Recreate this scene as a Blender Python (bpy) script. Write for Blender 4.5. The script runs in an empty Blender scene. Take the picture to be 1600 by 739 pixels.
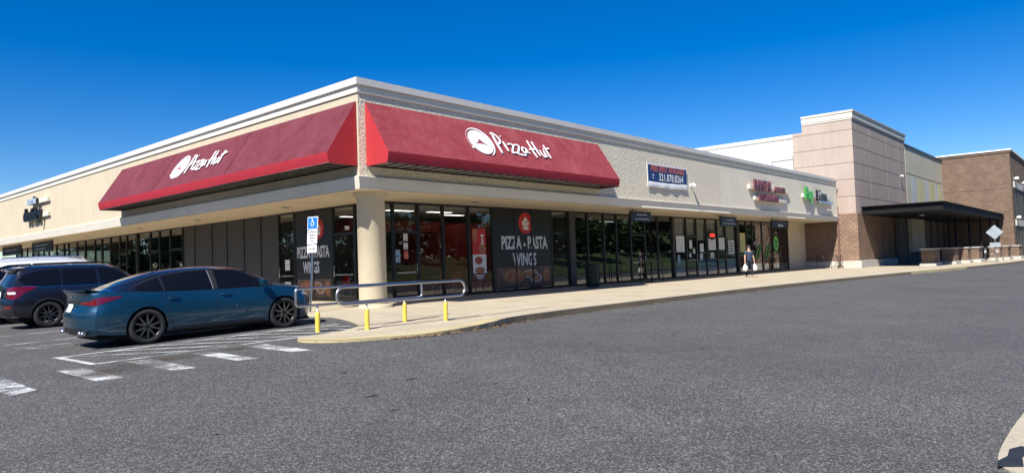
import bpy, bmesh, math, random
from mathutils import Vector, Matrix
from mathutils.bvhtree import BVHTree
import numpy as np

SC = bpy.context.scene
COL = SC.collection
R = math.radians
random.seed(7)

# ------------------------------------------------------------------ ground heights
def sstep(x, a, b):
    t = min(1.0, max(0.0, (x - a) / (b - a)))
    return t * t * (3 - 2 * t)

def zs(x, y):                                   # walkway slab top
    return .05 - .015 * (2.8 - min(x, y, 2.8)) - .002 * min(max(0, x), 60)

def za(x, y):                                   # asphalt: drains away from the building, kept well under the slab
    if x > -1.5 and y > -4.9:
        return min(za0(x, y), zs(x, y) - .12)
    return za0(x, y)

def za0(x, y):
    fx = min(max(0, -3 - x), 25) * .022
    fy = min(max(0, -2 - y), 25) * .022
    return -.03 - math.hypot(fx, fy) - .14 * sstep(x, -4, 1) * sstep(-y, 2, 6) - .001 * max(0, min(x, 60))

# ------------------------------------------------------------------ materials
def lin(c):
    return tuple((v / 12.92 if v <= .04045 else ((v + .055) / 1.055) ** 2.4) for v in c)

class NT:
    def __init__(s, m):
        s.nt = m.node_tree
        s.n = s.nt.nodes
    def new(s, t, **kw):
        n = s.n.new(t)
        for k, v in kw.items():
            if k.startswith('i_'):
                n.inputs[k[2:].replace('_', ' ')].default_value = v
            else:
                setattr(n, k, v)
        return n
    def link(s, a, b):
        s.nt.links.new(a, b)
    def ramp(s, fac, stops):
        r = s.n.new('ShaderNodeValToRGB')
        el = r.color_ramp.elements
        while len(el) < len(stops):
            el.new(.5)
        for e, (p, c) in zip(el, stops):
            e.position = p
            e.color = (*c[:3], 1)
        s.link(fac, r.inputs['Fac'])
        return r.outputs['Color']
    def mix(s, fac, a, b, mode='MIX'):
        m = s.n.new('ShaderNodeMix')
        m.data_type = 'RGBA'
        m.blend_type = mode
        for sock, v in ((m.inputs['Factor'], fac), (m.inputs['A'], a), (m.inputs['B'], b)):
            if hasattr(v, 'is_output'):
                s.link(v, sock)
            elif isinstance(v, (int, float)):
                sock.default_value = v
            else:
                sock.default_value = (*v[:3], 1)
        return m.outputs['Result']
    def math(s, op, a, b=None, clamp=False):
        m = s.n.new('ShaderNodeMath')
        m.operation = op
        m.use_clamp = clamp
        for i, v in enumerate((a, b)):
            if v is None:
                continue
            if hasattr(v, 'is_output'):
                s.link(v, m.inputs[i])
            else:
                m.inputs[i].default_value = v
        return m.outputs[0]

def newmat(name):
    m = bpy.data.materials.new(name)
    m.use_nodes = True
    b = m.node_tree.nodes['Principled BSDF']
    return m, NT(m), b

def mat(name, c, rough=.6, metal=0., var=.12, vs=3., bump=0., bs=40., coat=0., spec=.5, coords='Object'):
    """principled with low-frequency colour variation and optional fine bump"""
    m, t, b = newmat(name)
    tc = t.new('ShaderNodeTexCoord')
    nz = t.new('ShaderNodeTexNoise', i_Scale=vs, i_Detail=5., i_Roughness=.6)
    t.link(tc.outputs[coords], nz.inputs['Vector'])
    lo = tuple(max(0, v * (1 - var)) for v in c)
    hi = tuple(min(1, v * (1 + var)) for v in c)
    t.link(t.ramp(nz.outputs['Fac'], [(.3, lo), (.7, hi)]), b.inputs['Base Color'])
    b.inputs['Roughness'].default_value = rough
    b.inputs['Metallic'].default_value = metal
    b.inputs['Specular IOR Level'].default_value = spec
    if coat:
        b.inputs['Coat Weight'].default_value = coat
        b.inputs['Coat Roughness'].default_value = .03
    if bump:
        n2 = t.new('ShaderNodeTexNoise', i_Scale=bs, i_Detail=3.)
        t.link(tc.outputs[coords], n2.inputs['Vector'])
        bp = t.new('ShaderNodeBump', i_Strength=bump, i_Distance=.02)
        t.link(n2.outputs['Fac'], bp.inputs['Height'])
        t.link(bp.outputs['Normal'], b.inputs['Normal'])
    return m

M = {}

def stucco(name, c, speck, scale, strength, spots):
    m, t, b = newmat(name)
    tc = t.new('ShaderNodeTexCoord')
    big = t.new('ShaderNodeTexNoise', i_Scale=.6, i_Detail=6., i_Roughness=.65)
    t.link(tc.outputs['Object'], big.inputs['Vector'])
    base = t.ramp(big.outputs['Fac'], [(.3, tuple(v * .90 for v in c)), (.7, tuple(v * 1.06 for v in c))])
    vo = t.new('ShaderNodeTexVoronoi', i_Scale=scale)
    t.link(tc.outputs['Object'], vo.inputs['Vector'])
    nz = t.new('ShaderNodeTexNoise', i_Scale=scale * .8, i_Detail=3., i_Roughness=.7)
    t.link(tc.outputs['Object'], nz.inputs['Vector'])
    g = t.ramp(nz.outputs['Fac'], [(.38, (0, 0, 0)), (.62, (1, 1, 1))])
    col = t.mix(g, speck, base)
    mx = t.mix(spots, base, col)
    # rain streaks
    mp = t.new('ShaderNodeMapping')
    mp.inputs['Scale'].default_value = (2.2, 2.2, .12)
    t.link(tc.outputs['Object'], mp.inputs['Vector'])
    st = t.new('ShaderNodeTexNoise', i_Scale=1.6, i_Detail=4.)
    t.link(mp.outputs['Vector'], st.inputs['Vector'])
    sf = t.ramp(st.outputs['Fac'], [(.45, (0, 0, 0)), (.8, (.35, .35, .35))])
    mx = t.mix(sf, mx, tuple(v * .72 for v in c))
    t.link(mx, b.inputs['Base Color'])
    b.inputs['Roughness'].default_value = .9
    b.inputs['Specular IOR Level'].default_value = .2
    h = t.math('ADD', t.math('MULTIPLY', vo.outputs['Distance'], .6), nz.outputs['Fac'])
    bp = t.new('ShaderNodeBump', i_Strength=strength, i_Distance=.03)
    t.link(h, bp.inputs['Height'])
    t.link(bp.outputs['Normal'], b.inputs['Normal'])
    return m

def brick(name, c1, c2, mortar, w, h, axis, strength=.5, msize=.012, rough=.9):
    """axis 'x': wall in the XZ plane, 'y': wall in the YZ plane"""
    m, t, b = newmat(name)
    tc = t.new('ShaderNodeTexCoord')
    sp = t.new('ShaderNodeSeparateXYZ')
    t.link(tc.outputs['Object'], sp.inputs[0])
    cb = t.new('ShaderNodeCombineXYZ')
    t.link(t.math('ADD', sp.outputs['X'], sp.outputs['Y']), cb.inputs['X'])
    t.link(sp.outputs['Z'], cb.inputs['Y'])
    br = t.new('ShaderNodeTexBrick', i_Scale=1., i_Mortar_Size=msize, i_Brick_Width=w, i_Row_Height=h, i_Mortar_Smooth=.3)
    br.inputs['Color1'].default_value = (*c1, 1)
    br.inputs['Color2'].default_value = (*c2, 1)
    br.inputs['Mortar'].default_value = (*mortar, 1)
    t.link(cb.outputs[0], br.inputs['Vector'])
    nz = t.new('ShaderNodeTexNoise', i_Scale=1.1, i_Detail=5.)
    t.link(tc.outputs['Object'], nz.inputs['Vector'])
    v = t.ramp(nz.outputs['Fac'], [(.3, (.8, .8, .8)), (.7, (1.1, 1.08, 1.05))])
    t.link(t.mix(1., br.outputs['Color'], v, 'MULTIPLY'), b.inputs['Base Color'])
    b.inputs['Roughness'].default_value = rough
    b.inputs['Specular IOR Level'].default_value = .2
    n2 = t.new('ShaderNodeTexNoise', i_Scale=14., i_Detail=4.)
    t.link(tc.outputs['Object'], n2.inputs['Vector'])
    hgt = t.math('SUBTRACT', n2.outputs['Fac'], br.outputs['Fac'])
    bp = t.new('ShaderNodeBump', i_Strength=strength, i_Distance=.03)
    t.link(hgt, bp.inputs['Height'])
    t.link(bp.outputs['Normal'], b.inputs['Normal'])
    return m

def fabric(name, c1, c2, c3):
    m, t, b = newmat(name)
    tc = t.new('ShaderNodeTexCoord')
    n1 = t.new('ShaderNodeTexNoise', i_Scale=.9, i_Detail=8., i_Roughness=.68, i_Distortion=1.6)
    t.link(tc.outputs['Object'], n1.inputs['Vector'])
    n2 = t.new('ShaderNodeTexNoise', i_Scale=3.4, i_Detail=6., i_Roughness=.7, i_Distortion=.8)
    t.link(tc.outputs['Object'], n2.inputs['Vector'])
    col = t.ramp(n1.outputs['Fac'], [(.3, c1), (.52, c2), (.72, c3)])
    f2 = t.ramp(n2.outputs['Fac'], [(.35, (0, 0, 0)), (.75, (.6, .6, .6))])
    col = t.mix(f2, col, c3)
    t.link(col, b.inputs['Base Color'])
    b.inputs['Roughness'].default_value = .75
    b.inputs['Specular IOR Level'].default_value = .25
    bp = t.new('ShaderNodeBump', i_Strength=.25, i_Distance=.05)
    t.link(n2.outputs['Fac'], bp.inputs['Height'])
    t.link(bp.outputs['Normal'], b.inputs['Normal'])
    return m

def asphalt(name):
    m, t, b = newmat(name)
    tc = t.new('ShaderNodeTexCoord')
    v1 = t.new('ShaderNodeTexVoronoi', i_Scale=62.)
    v2 = t.new('ShaderNodeTexVoronoi', i_Scale=135.)
    n1 = t.new('ShaderNodeTexNoise', i_Scale=.22, i_Detail=6., i_Roughness=.6)
    n2 = t.new('ShaderNodeTexNoise', i_Scale=38., i_Detail=4., i_Roughness=.75)
    n3 = t.new('ShaderNodeTexNoise', i_Scale=1.7, i_Detail=5., i_Roughness=.65)
    for n in (v1, v2, n1, n2, n3):
        t.link(tc.outputs['Object'], n.inputs['Vector'])
    sp1 = t.new('ShaderNodeSeparateColor')
    t.link(v1.outputs['Color'], sp1.inputs[0])
    sp2 = t.new('ShaderNodeSeparateColor')
    t.link(v2.outputs['Color'], sp2.inputs[0])
    stone1 = t.ramp(sp1.outputs[0], [(0, (.026, .026, .027)), (.5, (.058, .058, .058)), (.8, (.125, .122, .12)), (.94, (.32, .315, .305))])
    stone2 = t.ramp(sp2.outputs[1], [(0, (.022, .022, .023)), (.6, (.068, .067, .066)), (.88, (.20, .195, .19)), (1, (.40, .385, .37))])
    col = t.mix(.55, stone1, stone2)
    tar = t.ramp(n2.outputs['Fac'], [(.40, (0, 0, 0)), (.60, (.45, .45, .45))])
    col = t.mix(tar, col, (.026, .026, .0265))
    v3 = t.new('ShaderNodeTexVoronoi', i_Scale=44.)
    t.link(tc.outputs['Object'], v3.inputs['Vector'])
    sp3 = t.new('ShaderNodeSeparateColor')
    t.link(v3.outputs['Color'], sp3.inputs[0])
    col = t.mix(1., col, t.ramp(sp3.outputs[2], [(0, (.88, .88, .88)), (.5, (.99, .99, .99)), (.85, (1.06, 1.06, 1.05)), (1, (1.18, 1.17, 1.15))]), 'MULTIPLY')
    big = t.ramp(n1.outputs['Fac'], [(.3, (.95, .945, .94)), (.7, (1.27, 1.25, 1.22))])
    col = t.mix(1., col, big, 'MULTIPLY')
    mid = t.ramp(n3.outputs['Fac'], [(.35, (.90, .90, .90)), (.65, (1.08, 1.08, 1.08))])
    col = t.mix(1., col, mid, 'MULTIPLY')
    t.link(col, b.inputs['Base Color'])
    b.inputs['Roughness'].default_value = .8
    b.inputs['Specular IOR Level'].default_value = .35
    h = t.math('ADD', v1.outputs['Distance'], n2.outputs['Fac'])
    bp = t.new('ShaderNodeBump', i_Strength=.55, i_Distance=.012)
    t.link(h, bp.inputs['Height'])
    t.link(bp.outputs['Normal'], b.inputs['Normal'])
    return m

def concrete(name, c, joints=True, dirt=.55):
    m, t, b = newmat(name)
    tc = t.new('ShaderNodeTexCoord')
    n1 = t.new('ShaderNodeTexNoise', i_Scale=.7, i_Detail=7., i_Roughness=.65)
    n2 = t.new('ShaderNodeTexNoise', i_Scale=9., i_Detail=5., i_Roughness=.7)
    n3 = t.new('ShaderNodeTexNoise', i_Scale=60., i_Detail=3.)
    for n in (n1, n2, n3):
        t.link(tc.outputs['Object'], n.inputs['Vector'])
    a = t.ramp(n1.outputs['Fac'], [(.3, tuple(v * .82 for v in c)), (.7, tuple(v * 1.08 for v in c))])
    s = t.ramp(n2.outputs['Fac'], [(.5, (0, 0, 0)), (.8, (dirt, dirt, dirt))])
    col = t.mix(s, a, tuple(v * .55 for v in c))
    if joints:
        br = t.new('ShaderNodeTexBrick', i_Scale=1., i_Mortar_Size=.012, i_Brick_Width=3., i_Row_Height=2.2, i_Mortar_Smooth=.2)
        br.offset = 0.
        mp = t.new('ShaderNodeMapping')
        mp.inputs['Location'].default_value = (.6, .98, 0)
        t.link(tc.outputs['Object'], mp.inputs['Vector'])
        t.link(mp.outputs['Vector'], br.inputs['Vector'])
        col = t.mix(t.math('MULTIPLY', br.outputs['Fac'], .75), col, tuple(v * .25 for v in c))
    t.link(col, b.inputs['Base Color'])
    b.inputs['Roughness'].default_value = .85
    b.inputs['Specular IOR Level'].default_value = .25
    bp = t.new('ShaderNodeBump', i_Strength=.2, i_Distance=.01)
    t.link(n3.outputs['Fac'], bp.inputs['Height'])
    t.link(bp.outputs['Normal'], b.inputs['Normal'])
    return m

def paint_worn(name, c, cover):
    """road paint worn through: where worn it is transparent to the asphalt below"""
    m, t, b = newmat(name)
    tc = t.new('ShaderNodeTexCoord')
    n1 = t.new('ShaderNodeTexNoise', i_Scale=2.2, i_Detail=3., i_Roughness=.6)
    n2 = t.new('ShaderNodeTexNoise', i_Scale=45., i_Detail=4., i_Roughness=.75)
    for n in (n1, n2):
        t.link(tc.outputs['Object'], n.inputs['Vector'])
    f = t.math('ADD', t.math('MULTIPLY', n1.outputs['Fac'], .9), t.math('MULTIPLY', n2.outputs['Fac'], .9))
    al = t.ramp(f, [(cover - .08, (1, 1, 1)), (cover + .06, (.12, .12, .12))])
    b.inputs['Base Color'].default_value = (*c, 1)
    b.inputs['Roughness'].default_value = .7
    t.link(al, b.inputs['Alpha'])
    return m

def glass(name, tint, ior=1.6, rough=0.):
    m, t, b = newmat(name)
    t.n.remove(b)
    out = t.n['Material Output']
    lw = t.new('ShaderNodeLayerWeight', i_Blend=.5)
    f0 = ((ior - 1) / (ior + 1)) ** 2 * 1.6
    fac = t.math('ADD', t.math('MULTIPLY', t.math('POWER', lw.outputs['Facing'], 4.), 1 - f0), f0, True)
    gl = t.new('ShaderNodeBsdfGlossy', i_Roughness=rough)
    gl.inputs['Color'].default_value = (.92, .95, 1, 1)
    tr = t.new('ShaderNodeBsdfTransparent')
    tr.inputs['Color'].default_value = (*tint, 1)
    # slight waviness of the panes
    tc = t.new('ShaderNodeTexCoord')
    nz = t.new('ShaderNodeTexNoise', i_Scale=1.3, i_Detail=2.)
    t.link(tc.outputs['Object'], nz.inputs['Vector'])
    bp = t.new('ShaderNodeBump', i_Strength=.05, i_Distance=.05)
    t.link(nz.outputs['Fac'], bp.inputs['Height'])
    t.link(bp.outputs['Normal'], gl.inputs['Normal'])
    mx = t.new('ShaderNodeMixShader')
    t.link(fac, mx.inputs[0])
    t.link(tr.outputs[0], mx.inputs[1])
    t.link(gl.outputs[0], mx.inputs[2])
    t.link(mx.outputs[0], out.inputs['Surface'])
    return m

def emit(name, c, s):
    m, t, b = newmat(name)
    b.inputs['Base Color'].default_value = (*c, 1)
    b.inputs['Emission Color'].default_value = (*c, 1)
    b.inputs['Emission Strength'].default_value = s
    return m

def leafmat(name, c):
    m, t, b = newmat(name)
    oi = t.new('ShaderNodeTexCoord')
    nz = t.new('ShaderNodeTexNoise', i_Scale=.8, i_Detail=3.)
    t.link(oi.outputs['Object'], nz.inputs['Vector'])
    t.link(t.ramp(nz.outputs['Fac'], [(.3, tuple(v * .6 for v in c)), (.7, tuple(v * 1.4 for v in c))]), b.inputs['Base Color'])
    b.inputs['Roughness'].default_value = .6
    return m

# ------------------------------------------------------------------ mesh builder
class MB:
    def __init__(s):
        s.v = []
        s.f = []
        s.mi = []
        s.sm = []
    def add(s, vs, fs, mi=0, smooth=False):
        o = len(s.v)
        s.v += [tuple(v) for v in vs]
        for f in fs:
            s.f.append(tuple(o + i for i in f))
            s.mi.append(mi)
            s.sm.append(smooth)
        return s
    def quad(s, a, b, c, d, mi=0):
        return s.add([a, b, c, d], [(0, 1, 2, 3)], mi)
    def box(s, x0, y0, z0, x1, y1, z1, mi=0):
        x0, x1 = min(x0, x1), max(x0, x1)
        y0, y1 = min(y0, y1), max(y0, y1)
        z0, z1 = min(z0, z1), max(z0, z1)
        v = [(x0, y0, z0), (x1, y0, z0), (x1, y1, z0), (x0, y1, z0), (x0, y0, z1), (x1, y0, z1), (x1, y1, z1), (x0, y1, z1)]
        return s.add(v, [(0, 3, 2, 1), (4, 5, 6, 7), (0, 1, 5, 4), (1, 2, 6, 5), (2, 3, 7, 6), (3, 0, 4, 7)], mi)
    def obox(s, O, U, V, N, mi=0):
        """box with corner O and edge vectors U, V, N"""
        O, U, V, N = map(Vector, (O, U, V, N))
        v = [O, O + U, O + U + V, O + V, O + N, O + U + N, O + U + V + N, O + V + N]
        return s.add(v, [(0, 3, 2, 1), (4, 5, 6, 7), (0, 1, 5, 4), (1, 2, 6, 5), (2, 3, 7, 6), (3, 0, 4, 7)], mi)
    def cyl(s, p0, p1, r0, r1=None, n=16, mi=0, caps=True):
        r1 = r0 if r1 is None else r1
        p0, p1 = Vector(p0), Vector(p1)
        d = (p1 - p0).normalized()
        a = d.orthogonal().normalized()
        b = d.cross(a)
        vs = []
        for p, r in ((p0, r0), (p1, r1)):
            vs += [p + a * (r * math.cos(2 * math.pi * i / n)) + b * (r * math.sin(2 * math.pi * i / n)) for i in range(n)]
        s.add(vs, [(i, (i + 1) % n, n + (i + 1) % n, n + i) for i in range(n)], mi, True)
        if caps:
            s.add(vs[:n], [tuple(range(n))[::-1]], mi)
            s.add(vs[n:], [tuple(range(n))], mi)
        return s
    def tube(s, path, r, n=10, closed=False, mi=0, flat=None):
        """tube along a path; flat=(N, k) squashes it along N"""
        P = [Vector(p) for p in path]
        m = len(P)
        rr = r if isinstance(r, (list, tuple)) else [r] * m
        vs = []
        up = None
        for i in range(m):
            a = P[i - 1] if (i > 0 or closed) else P[i]
            b = P[(i + 1) % m] if (i < m - 1 or closed) else P[i]
            d = (b - a).normalized()
            if up is None:
                up = d.orthogonal().normalized()
            up = (up - d * up.dot(d))
            up = up.normalized() if up.length > 1e-6 else d.orthogonal().normalized()
            w = d.cross(up)
            for k in range(n):
                an = 2 * math.pi * k / n
                off = up * (rr[i] * math.cos(an)) + w * (rr[i] * math.sin(an))
                if flat:
                    N = Vector(flat[0])
                    off -= N * (off.dot(N) * (1 - flat[1]))
                vs.append(P[i] + off)
        fs = []
        for i in range(m if closed else m - 1):
            j = (i + 1) % m
            fs += [(i * n + k, i * n + (k + 1) % n, j * n + (k + 1) % n, j * n + k) for k in range(n)]
        s.add(vs, fs, mi, True)
        if not closed:
            s.add(vs[:n], [tuple(range(n))[::-1]], mi)
            s.add(vs[-n:], [tuple(range(n))], mi)
        return s
    def lathe(s, prof, C=(0, 0, 0), n=24, axis='z', mi=0, smooth=True):
        C = Vector(C)
        vs = []
        for (r, h) in prof:
            for i in range(n):
                c, q = r * math.cos(2 * math.pi * i / n), r * math.sin(2 * math.pi * i / n)
                vs.append(C + (Vector((c, q, h)) if axis == 'z' else Vector((c, h, q)) if axis == 'y' else Vector((h, c, q))))
        fs = []
        for j in range(len(prof) - 1):
            fs += [(j * n + i, j * n + (i + 1) % n, (j + 1) * n + (i + 1) % n, (j + 1) * n + i) for i in range(n)]
        return s.add(vs, fs, mi, smooth)
    def prism(s, poly, O, U, V, N, mi=0, mside=None):
        """2D polygon in the U, V plane at O, extruded by vector N"""
        O, U, V, N = map(Vector, (O, U, V, N))
        n = len(poly)
        a = [O + U * p[0] + V * p[1] for p in poly]
        s.add(a + [p + N for p in a], [tuple(range(n))[::-1], tuple(range(n, 2 * n))], mi)
        s.add(a + [p + N for p in a], [(i, (i + 1) % n, n + (i + 1) % n, n + i) for i in range(n)], mi if mside is None else mside)
        return s
    def disc(s, O, U, V, N, ru, rv=None, n=28, mi=0):
        rv = ru if rv is None else rv
        return s.prism([(ru * math.cos(2 * math.pi * i / n), rv * math.sin(2 * math.pi * i / n)) for i in range(n)], O, U, V, N, mi)
    def text(s, body, O, U, V, size, depth=0., bold=0., xs=1., align='CENTER', mi=0, N=None, mside=None):
        vs, fs = text_geo(body, bold / max(size, 1e-6), align)
        O, U, V = Vector(O), Vector(U).normalized(), Vector(V).normalized()
        N = Vector(N).normalized() if N else U.cross(V)
        pts = [O + U * (v[0] * size * xs) + V * (v[1] * size) for v in vs]
        if depth <= 0:
            return s.add(pts, fs, mi)
        n = len(pts)
        top = [p + N * depth for p in pts]
        s.add(top, fs, mi)
        s.add(pts, [f[::-1] for f in fs], mi if mside is None else mside)
        cnt = {}
        for f in fs:
            for i in range(len(f)):
                e = (f[i], f[(i + 1) % len(f)])
                cnt[tuple(sorted(e))] = cnt.get(tuple(sorted(e)), []) + [e]
        sides = [(e[0][0], e[0][1], n + e[0][1], n + e[0][0]) for e in cnt.values() if len(e) == 1]
        return s.add(pts + top, sides, mi if mside is None else mside)
    def mesh(s, name, mats, recalc=True):
        me = bpy.data.meshes.new(name)
        me.from_pydata(s.v, [], s.f)
        for m in (mats if isinstance(mats, (list, tuple)) else [mats]):
            me.materials.append(M[m] if isinstance(m, str) else m)
        me.polygons.foreach_set('material_index', s.mi)
        me.polygons.foreach_set('use_smooth', s.sm)
        if recalc:
            bm = bmesh.new()
            bm.from_mesh(me)
            bmesh.ops.remove_doubles(bm, verts=bm.verts, dist=1e-5)
            bmesh.ops.recalc_face_normals(bm, faces=bm.faces)
            bm.to_mesh(me)
            bm.free()
        me.update()
        return me
    def build(s, name, mats, parent=None, world=True, bevel=0., recalc=True):
        o = bpy.data.objects.new(name, s.mesh(name, mats, recalc))
        COL.objects.link(o)
        if bevel:
            bv = o.modifiers.new('bevel', 'BEVEL')
            bv.width = bevel
            bv.segments = 2
            bv.limit_method = 'ANGLE'
        if parent:
            attach(o, parent, world)
        return o

def wmat(o):
    m = o.matrix_basis.copy()
    while o.parent:
        m = o.parent.matrix_basis @ o.matrix_parent_inverse @ m
        o = o.parent
    return m

def attach(o, parent, world=True):
    o.parent = parent
    if world:
        o.matrix_parent_inverse = wmat(parent).inverted()
    return o

_tcache = {}
def text_geo(body, bold, align):
    k = (body, round(bold, 4), align)
    if k not in _tcache:
        cu = bpy.data.curves.new('lettering', 'FONT')
        cu.body = body
        cu.size = 1
        cu.offset = bold
        cu.align_x = align
        cu.resolution_u = 3
        ob = bpy.data.objects.new('lettering', cu)
        COL.objects.link(ob)
        dg = bpy.context.evaluated_depsgraph_get()
        me = bpy.data.meshes.new_from_object(ob.evaluated_get(dg))
        _tcache[k] = ([tuple(v.co) for v in me.vertices], [tuple(p.vertices) for p in me.polygons])
        bpy.data.objects.remove(ob)
        bpy.data.curves.remove(cu)
        bpy.data.meshes.remove(me)
    return _tcache[k]

def tag(o, label, cat, group=None):
    o['label'] = label
    o['category'] = cat
    if group:
        o['group'] = group
    return o

def thing(name, label, cat, loc=(0, 0, 0), rz=0., group=None):
    o = bpy.data.objects.new(name, None)
    o.empty_display_size = .2
    COL.objects.link(o)
    o.location = loc
    o.rotation_euler = (0, 0, rz)
    return tag(o, label, cat, group)

def structure(o):
    o['kind'] = 'structure'
    return o

def copy_tree(o, parent=None):
    c = o.copy()
    COL.objects.link(c)
    if parent:
        c.parent = parent
    for ch in list(o.children):
        copy_tree(ch, c)
    return c
# ------------------------------------------------------------------ material table
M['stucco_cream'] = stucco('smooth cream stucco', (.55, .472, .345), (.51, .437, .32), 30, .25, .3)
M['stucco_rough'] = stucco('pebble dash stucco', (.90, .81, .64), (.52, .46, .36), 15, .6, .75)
M['stucco_mid'] = stucco('sprayed stucco', (.86, .79, .64), (.68, .61, .49), 26, .5, .6)
M['trim'] = mat('painted trim', (.68, .64, .55), .6, var=.05, vs=1.2)
M['trim_metal'] = mat('pale coping metal', (.62, .60, .56), .5, var=.06, vs=.8)
M['soffit'] = mat('soffit plaster', (.62, .52, .38), .85, var=.07, vs=.8, bump=.1)
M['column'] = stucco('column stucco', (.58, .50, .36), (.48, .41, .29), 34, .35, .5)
M['bronze'] = mat('dark bronze frame', (.012, .012, .014), .35, var=.2)
M['panel_grey'] = mat('charcoal panel', (.045, .043, .042), .6, var=.12, vs=1.)
M['vinyl_black'] = mat('black window vinyl', (.012, .014, .017), .35, var=.2, vs=2.)
M['glass'] = glass('shop glass', (.66, .68, .67))
M['glass_dark'] = glass('dark shop glass', (.16, .18, .18), 1.8)
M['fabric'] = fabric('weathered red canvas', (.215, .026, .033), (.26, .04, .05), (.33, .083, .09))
M['fabric_dark'] = fabric('darker red canvas', (.10, .014, .02), (.135, .026, .037), (.165, .041, .056))  # left awning slope: darker, duller red than the right one
M['valance'] = mat('red canvas valance', (.38, .018, .032), .7, var=.1, vs=2)
M['canvas_side'] = mat('bright red canvas', (.42, .022, .028), .7, var=.06, vs=2)
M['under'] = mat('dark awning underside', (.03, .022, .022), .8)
M['alu'] = mat('aluminium tube', (.55, .56, .56), .35, 1., var=.05)
M['white'] = mat('white paint', (.80, .80, .79), .5, var=.03)
M['white_vinyl'] = mat('white vinyl', (.82, .82, .82), .45, var=.03)
M['greylet'] = mat('pale grey vinyl', (.62, .64, .66), .5, var=.05)
M['red'] = mat('signal red', (.50, .02, .02), .4, var=.08)
M['red_wall'] = mat('red interior wall', (.27, .02, .018), .6, var=.08)
M['int_dark'] = mat('dim interior', (.10, .09, .085), .8, var=.25, vs=.6)
M['int_ceiling'] = mat('ceiling tile', (.62, .60, .56), .8, var=.06)
M['int_floor'] = mat('floor tile', (.16, .14, .12), .4, var=.15)
M['lamp_panel'] = emit('ceiling panel light', (1, .96, .88), 1.8)
M['asphalt'] = asphalt('asphalt')
M['concrete'] = concrete('walk concrete', (.46, .395, .285))
M['concrete_plain'] = concrete('kerb concrete', (.44, .385, .29), False, .8)
M['concrete_pale'] = concrete('pale concrete', (.52, .50, .45), False, .4)
M['kerb_yellow'] = concrete('faded yellow kerb paint', (.50, .42, .235), False, .9)
M['line'] = paint_worn('white line paint', (.52, .53, .52), .95)
M['bar'] = paint_worn('worn crossing paint', (.56, .57, .56), .88)
M['tar'] = mat('tar patch', (.02, .02, .022), .6, var=.3, vs=12, bump=.4)
M['stain'] = mat('oil stain', (.03, .027, .024), .6, var=.3)
M['yellow'] = mat('yellow post sleeve', (.68, .50, .08), .45, var=.1, vs=5)
M['steel'] = mat('galvanised pipe', (.52, .52, .52), .32, 1., var=.08, vs=6)
M['stucco_pink'] = stucco('pinkish stucco panel', (.42, .338, .287), (.39, .31, .265), 20, .25, .3)
M['split_x'] = brick('split face block front', (.25, .162, .116), (.30, .205, .15), (.16, .11, .085), .4, .2, 'x', .9)
M['brick'] = brick('brown brick', (.158, .102, .073), (.20, .132, .096), (.25, .195, .15), .6, .24, 'x', .8, .03)
M['stucco_sec'] = stucco('beige stucco panel', (.56, .51, .39), (.50, .46, .35), 20, .25, .3)
M['ghost'] = mat('sign ghost yellow', (.55, .52, .26), .8, var=.1, vs=1)
M['ghost_grey'] = mat('sign ghost grey', (.50, .50, .47), .8, var=.1, vs=1)
M['seam'] = mat('panel joint', (.09, .07, .06), .9)
M['black_metal'] = mat('black painted steel', (.014, .015, .018), .4, var=.15)
M['sign_blue'] = mat('navy banner', (.012, .045, .17), .5, var=.08)
M['orange'] = mat('orange lettering', (.72, .17, .10), .5, var=.05)
M['acc_blue'] = mat('accessible sign blue', (.015, .16, .62), .4, var=.04)
M['sheer'] = mat('sheer curtain', (.62, .60, .54), .8, var=.12, vs=6)
M['blue_panel'] = mat('blue window panel', (.05, .17, .36), .5, var=.2, vs=5)
M['paper'] = mat('paper notice', (.74, .74, .70), .7, var=.06)
M['maroon'] = mat('maroon letter face', (.10, .010, .022), .3, var=.2)
M['letter_cream'] = mat('cream letter return', (.78, .70, .55), .5, var=.04)
M['pay_green'] = mat('green letter face', (.03, .26, .04), .35, var=.1)
M['pay_green_edge'] = mat('light green letter edge', (.12, .52, .14), .4)
M['pay_black'] = mat('black letter face', (.012, .012, .018), .3)
M['pale_blue'] = mat('pale blue sign strip', (.30, .42, .55), .4)
M['dent_blue'] = mat('navy letter', (.007, .008, .013), .3)
M['dent_pale'] = mat('pale blue letter', (.45, .58, .72), .3)
M['bag'] = mat('white carrier bag', (.78, .76, .68), .5, var=.06, vs=8, bump=.3, bs=14)
M['crust'] = mat('pizza crust', (.30, .16, .07), .7, var=.25, vs=14)
M['topping'] = mat('pepperoni', (.42, .07, .05), .6, var=.3, vs=20)
M['cheese'] = mat('melted cheese', (.36, .20, .08), .6, var=.3, vs=18)
M['food_brown'] = mat('brown board', (.14, .085, .06), .6, var=.4, vs=6)
M['meat'] = mat('glazed meat', (.30, .07, .04), .5, var=.4, vs=16)

# ------------------------------------------------------------------ ground
def axis_points(bp):
    out = []
    for a, b, st in bp:
        x = a
        while x < b - 1e-6:
            out.append(x)
            x += st
    out.append(bp[-1][1])
    return out

gx = axis_points([(-200, -60, 20), (-60, -20, 2), (-20, 12, .4), (12, 100, 1.), (100, 300, 20)])
gy = axis_points([(-220, -40, 20), (-40, -20, 1), (-20, 10, .4), (10, 70, 2.), (70, 200, 20)])
g = MB()
nv = len(gy)
g.add([(x, y, za(x, y)) for x in gx for y in gy],
      [(i * nv + j, (i + 1) * nv + j, (i + 1) * nv + j + 1, i * nv + j + 1) for i in range(len(gx) - 1) for j in range(nv - 1)], 0, True)
structure(g.build('asphalt_ground', 'asphalt', recalc=False))

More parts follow.
